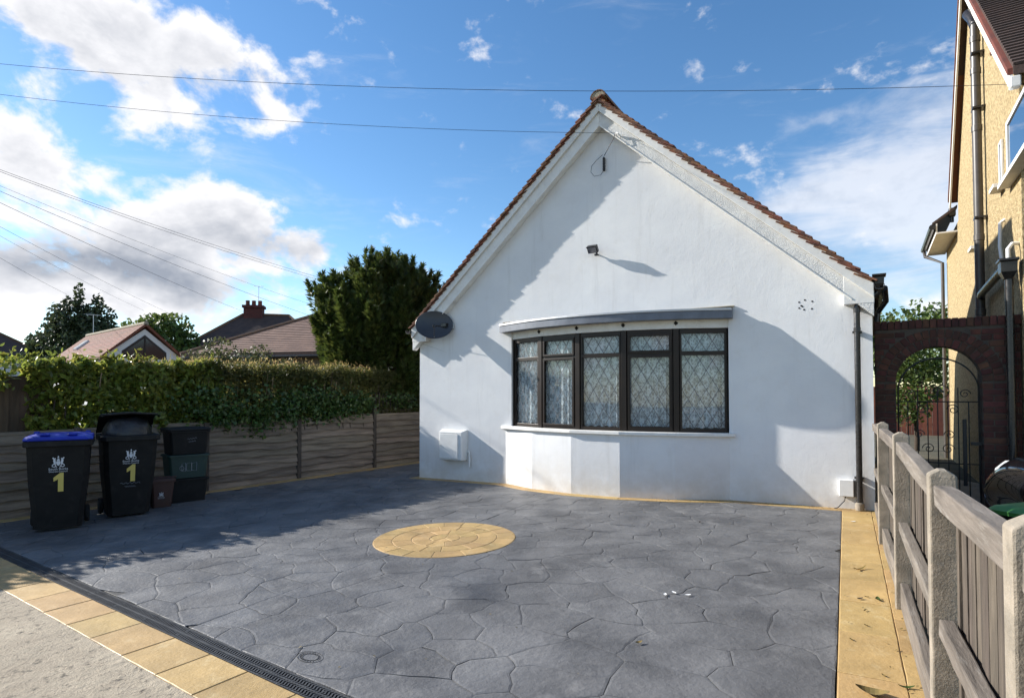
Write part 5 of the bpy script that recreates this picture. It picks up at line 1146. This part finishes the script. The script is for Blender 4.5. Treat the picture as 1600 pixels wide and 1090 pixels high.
def conifer():
    x, y = -3.45, 15.0; t = thing('conifer', 'dense dark green conifer with ragged tips beside the bungalow', 'tree', (x, y, -.2)); V = []; D = []
    plumes = []
    prof = lambda px: np.interp(px, [-1.75,-1.5,-1.1,-.6,-.1,.4,.9,1.4,1.75], [4.25,4.55,4.6,4.95,5.2,5.05,4.75,4.6,4.2])
    for k in range(120):
        px = rs.uniform(-1.55,1.55); py = rs.uniform(-1.0,1.0)*np.sqrt(max(.05,1-(px/1.75)**2)); tip = prof(px)-abs(py)*.5-abs(rs.normal(0,.22)); h0 = tip-rs.uniform(.9,1.7); h0 = max(h0, 1.5)
        lean = np.array([px*.17+rs.normal(0,.10), py*.14, 1.0]); lean /= np.linalg.norm(lean); plumes.append((np.array([px*.86,py,h0]), lean, tip-h0, rs.uniform(.22,.38)))
    for k in range(90):
        a = rs.uniform(0,2*np.pi); z = rs.uniform(1.5,3.4); rr = np.interp(z,[1.5,2.2,3.4],[1.15,1.5,1.65])+rs.normal(0,.08); lean = np.array([np.cos(a)*.5,np.sin(a)*.5,.9]); lean /= np.linalg.norm(lean); plumes.append((np.array([rr*.82*np.cos(a),rr*.62*np.sin(a),z-.3]), lean, rs.uniform(.6,1.1), rs.uniform(.24,.38)))
    for k in range(85):
        px = rs.uniform(-1.8,1.8); tip = prof(px)+rs.uniform(-.05,.30); lean = np.array([px*.28+rs.normal(0,.16), rs.normal(0,.15), 1.0]); lean /= np.linalg.norm(lean); ln = rs.uniform(.45,.8); plumes.append((np.array([px,rs.uniform(-.5,.5),tip-ln*.95]), lean, ln, rs.uniform(.10,.17)))
    for (b, l, ln, r) in plumes:
        n = int(300*ln*r/.35); f = rs.rand(n)**.85; w = r*(1-f**1.3)*1.0+.02; a = rs.uniform(0,2*np.pi,n); e1 = np.cross(l,[1,0,0]); e1 /= np.linalg.norm(e1); e2 = np.cross(l,e1)
        od = np.cos(a)[:,None]*e1+np.sin(a)[:,None]*e2; q = np.sqrt(rs.rand(n))
        V.append(b+l[None,:]*(f*ln)[:,None]+od*(w*q)[:,None]); D.append(od*.75+l[None,:]*.75+rs.normal(0,.28,(n,3)))
    P = np.concatenate(V); P[:,0] = P[:,0]*.90+.10; d = np.concatenate(D); d /= np.linalg.norm(d,axis=1)[:,None]; n = len(P)
    side = np.cross(d, rs.normal(size=(n,3))); side /= np.linalg.norm(side,axis=1)[:,None]; L_ = rs.uniform(.10,.24,n)[:,None]; W = L_*.11
    VV = np.stack([P-d*L_*.4, P+side*W+d*L_*.05, P+d*L_*.6, P-side*W+d*L_*.05, P+side*W*3.0+d*L_*.38, P-side*W*3.0+d*L_*.34], 1)
    stuff(np_mesh('crown', VV, [(0,1,2,3),(0,4,1),(0,3,5)], 'conifer', t)); print('conifer', n)
    tr = MB(); tr.tube([(0,0,-.2),(0,0,1.2),(.05,0,3.6)], [.16,.13,.05], 10)
    for (b, l, ln, r) in plumes[:40]: tr.tube([(0,0,max(.9,b[2]-.8)), tuple(b*np.array([.6,.6,1])-np.array([0,0,.2])), tuple(b+l*ln*.7)], [.04,.03,.008], 5)
    tr.build('trunk', 'bark', t)
conifer()
tree('garden_tree', 'bright green tree behind the brick arch wall', (17.2,25,-.1), 2, bl([(0,0,3.6,2.2,2,1.7),(-1.6,0,4.1,1.1,1.2,.7),(1.2,0,4.5,1.4,1.4,.9),(2.4,0,4.0,1.4,1.4,1.2),(-2.6,0,3.6,1.2,1.2,.9)]), 5200, .22, 'tree_green', .6, trunk_r=.2)
tree('garden_shrub', 'leafy shrub seen through the left of the brick arch', (10.4,15.2,-.1), .9, bl([(0,0,1.9,.8,.8,.7),(-.5,0,2.5,.6,.6,.5),(.4,0,2.6,.6,.6,.5),(-.3,0,1.3,.6,.6,.5)]), 2600, .11, 'tree_green', .6, trunk_r=.06)

# ------------------------------------------------------------------ overhead cables
def ray(px, py, Y):
    v = (591-py)/FPX; d = Vector(((px-800)/FPX, math.cos(PITCH)-v*math.sin(PITCH), math.sin(PITCH)+v*math.cos(PITCH))); return d*(Y/d.y)+Vector((0,0,1.5))
def cable(label, a, b, sag, r=.008):
    n = 40; P = [Vector(a).lerp(Vector(b), k/n)-Vector((0,0,sag*4*(k/n)*(1-k/n))) for k in range(n+1)]
    tag(MB().tube(P, r, 5).build('overhead_cable', 'cable'), label, 'cable', 'overhead cables')
pole = ray(-514, 68, 10)
cable('uppermost overhead cable crossing the whole sky above the gable peak', pole+Vector((0,0,.38)), ray(2000,112,6.5), .62, .0034)
cable('overhead cable running from the left to the bracket under the gable peak', pole, on_house(4.13,.17,5.62), .36, .0034)
for (px, py, Y, r, lab) in ((540,445,24,0.0054,'upper of the two close cables sloping down to the conifer'),(520,443,23,0.0054,'lower of the two close cables sloping down to the conifer'),(500,480,24,0.0036,'thin cable sloping down to the left end of the pink tiled roof'),(505,500,26,0.0054,'cable sloping down past the distant chimney'),(400,494,44,0.0072,'cable sloping down to the distant chimney'),
                    (300,505,40,0.0054,'cable sloping down between the green tree and the chimney'),(225,485,38,0.0048,'cable sloping down to the green tree'),(105,460,34,0.006,'lowest cable sloping down to the dark tree')):
    cable(lab, pole, ray(px, py, Y), .25, r)

# ------------------------------------------------------------------ small things on the ground
def fallen(label, x, y, size, rz, m='dead_leaf', name='fallen_leaf', cat='leaf', curl=.35, asp=.5):
    b = MB(); n = 7; rows = []
    for i in range(n+1):
        f = i/n; w = size*asp*.5*math.sin(math.pi*min(1,f*.95+.03))**.8; xx = size*(f-.5); zc = curl*size*(f-.5)**2*2
        rows.append([(xx,-w,zc+curl*w*.7+.004),(xx,0,zc+.003),(xx,w,zc+curl*w*.9+.004),(xx,0,zc+.001)])
    b.rings(rows); o = b.build(name, m); o.location = (x, y, gz(x)+.0085); o.rotation_euler = (0,0,rz); return tag(o, label, cat, 'litter on the paving')
fallen('large curled yellow brown leaf on the golden border at the bottom right', 1.86, 3.08, .15, R(-30)); fallen('pale dry twig leaf lying near the edge of the drive on the golden border', 3.02, 5.15, .17, R(25), 'straw', asp=.16)
fallen('dark green leaf on the golden border beside the second post', 2.72, 4.42, .07, R(60), 'ivy'); fallen('small dark leaf on the golden border left of the second post', 2.60, 4.44, .05, R(10), 'bark')
fallen('narrow green leaf beside the fence foot at the bottom right', 2.07, 3.13, .08, R(-10), 'ivy', asp=.25); fallen('white scrap on the golden border below the downpipe', 4.02, 6.98, .06, R(5), 'litter', 'paper_scrap', 'scrap', .1, .5)
for lab, x, y in (('left of three white scraps on the right of the drive',1.19,4.62),('middle of three white scraps on the right of the drive',1.27,4.66),('right of three white scraps on the right of the drive',1.36,4.60)): fallen(lab, x, y, .055, random.uniform(0,3), 'litter', 'paper_scrap', 'scrap', .1, .45)
fallen('small brown leaf on the grey drive right of the centre', .80, 3.75, .05, .4); fallen('little dark leaf on the drive near the house wall', 2.25, 7.1, .05, 1.0, 'bark')
for k, lab in enumerate(('nearest','second nearest','third','fourth','farthest')): fallen(lab+' of five tiny brown leaf scraps on the wide golden border', 2.0+.16*k+random.uniform(-.05,.05), 3.35+.30*k+random.uniform(-.1,.1), .03, random.uniform(0,3), 'dead_leaf')

def leaf_litter():
    Ps = []
    line = [(5.0,.42),(5.5,.25),(5.9,.05),(6.4,.05),(7.0,.05),(7.3,.05)]
    for k in range(110):
        i = rs.randint(0, len(line)-1); f = rs.rand(); s_ = line[i][0]+(line[i+1][0]-line[i][0])*f; n_ = line[i][1]+(line[i+1][1]-line[i][1])*f+abs(rs.normal(0,.03)); w = hw(s_, -n_); Ps.append((w.x, w.y, gz(w.x)+.014))
    for k in range(90):
        a = rs.uniform(-.2,6.6); p = Vector((.983,1.859))+RD*a+RN*(abs(rs.normal(.40,.05)) if rs.rand() < .6 else rs.uniform(0,.42)); Ps.append((p.x, p.y, gz(p.x)+.014))
    for k in range(70):
        p = Vector((rs.uniform(-4,4), rs.uniform(3.2,8)))
        if p.dot(DN) > 2.2 and (p-Vector((.983,1.859))).dot(RN) < 0 and (p-HA).dot(HV) < -.8: Ps.append((p.x, p.y, gz(p.x)+.006))
    P = np.array(Ps); up = np.repeat(np.array([[0,0,1.0]]), len(P), 0)
    o = leaves('leaf_litter', P, .020, 'dead_leaf', None, up, .55, 0, False, .25, .6); tag(o, 'tiny dry leaf crumbs along the wall foot and golden borders', 'leaf litter')
leaf_litter()
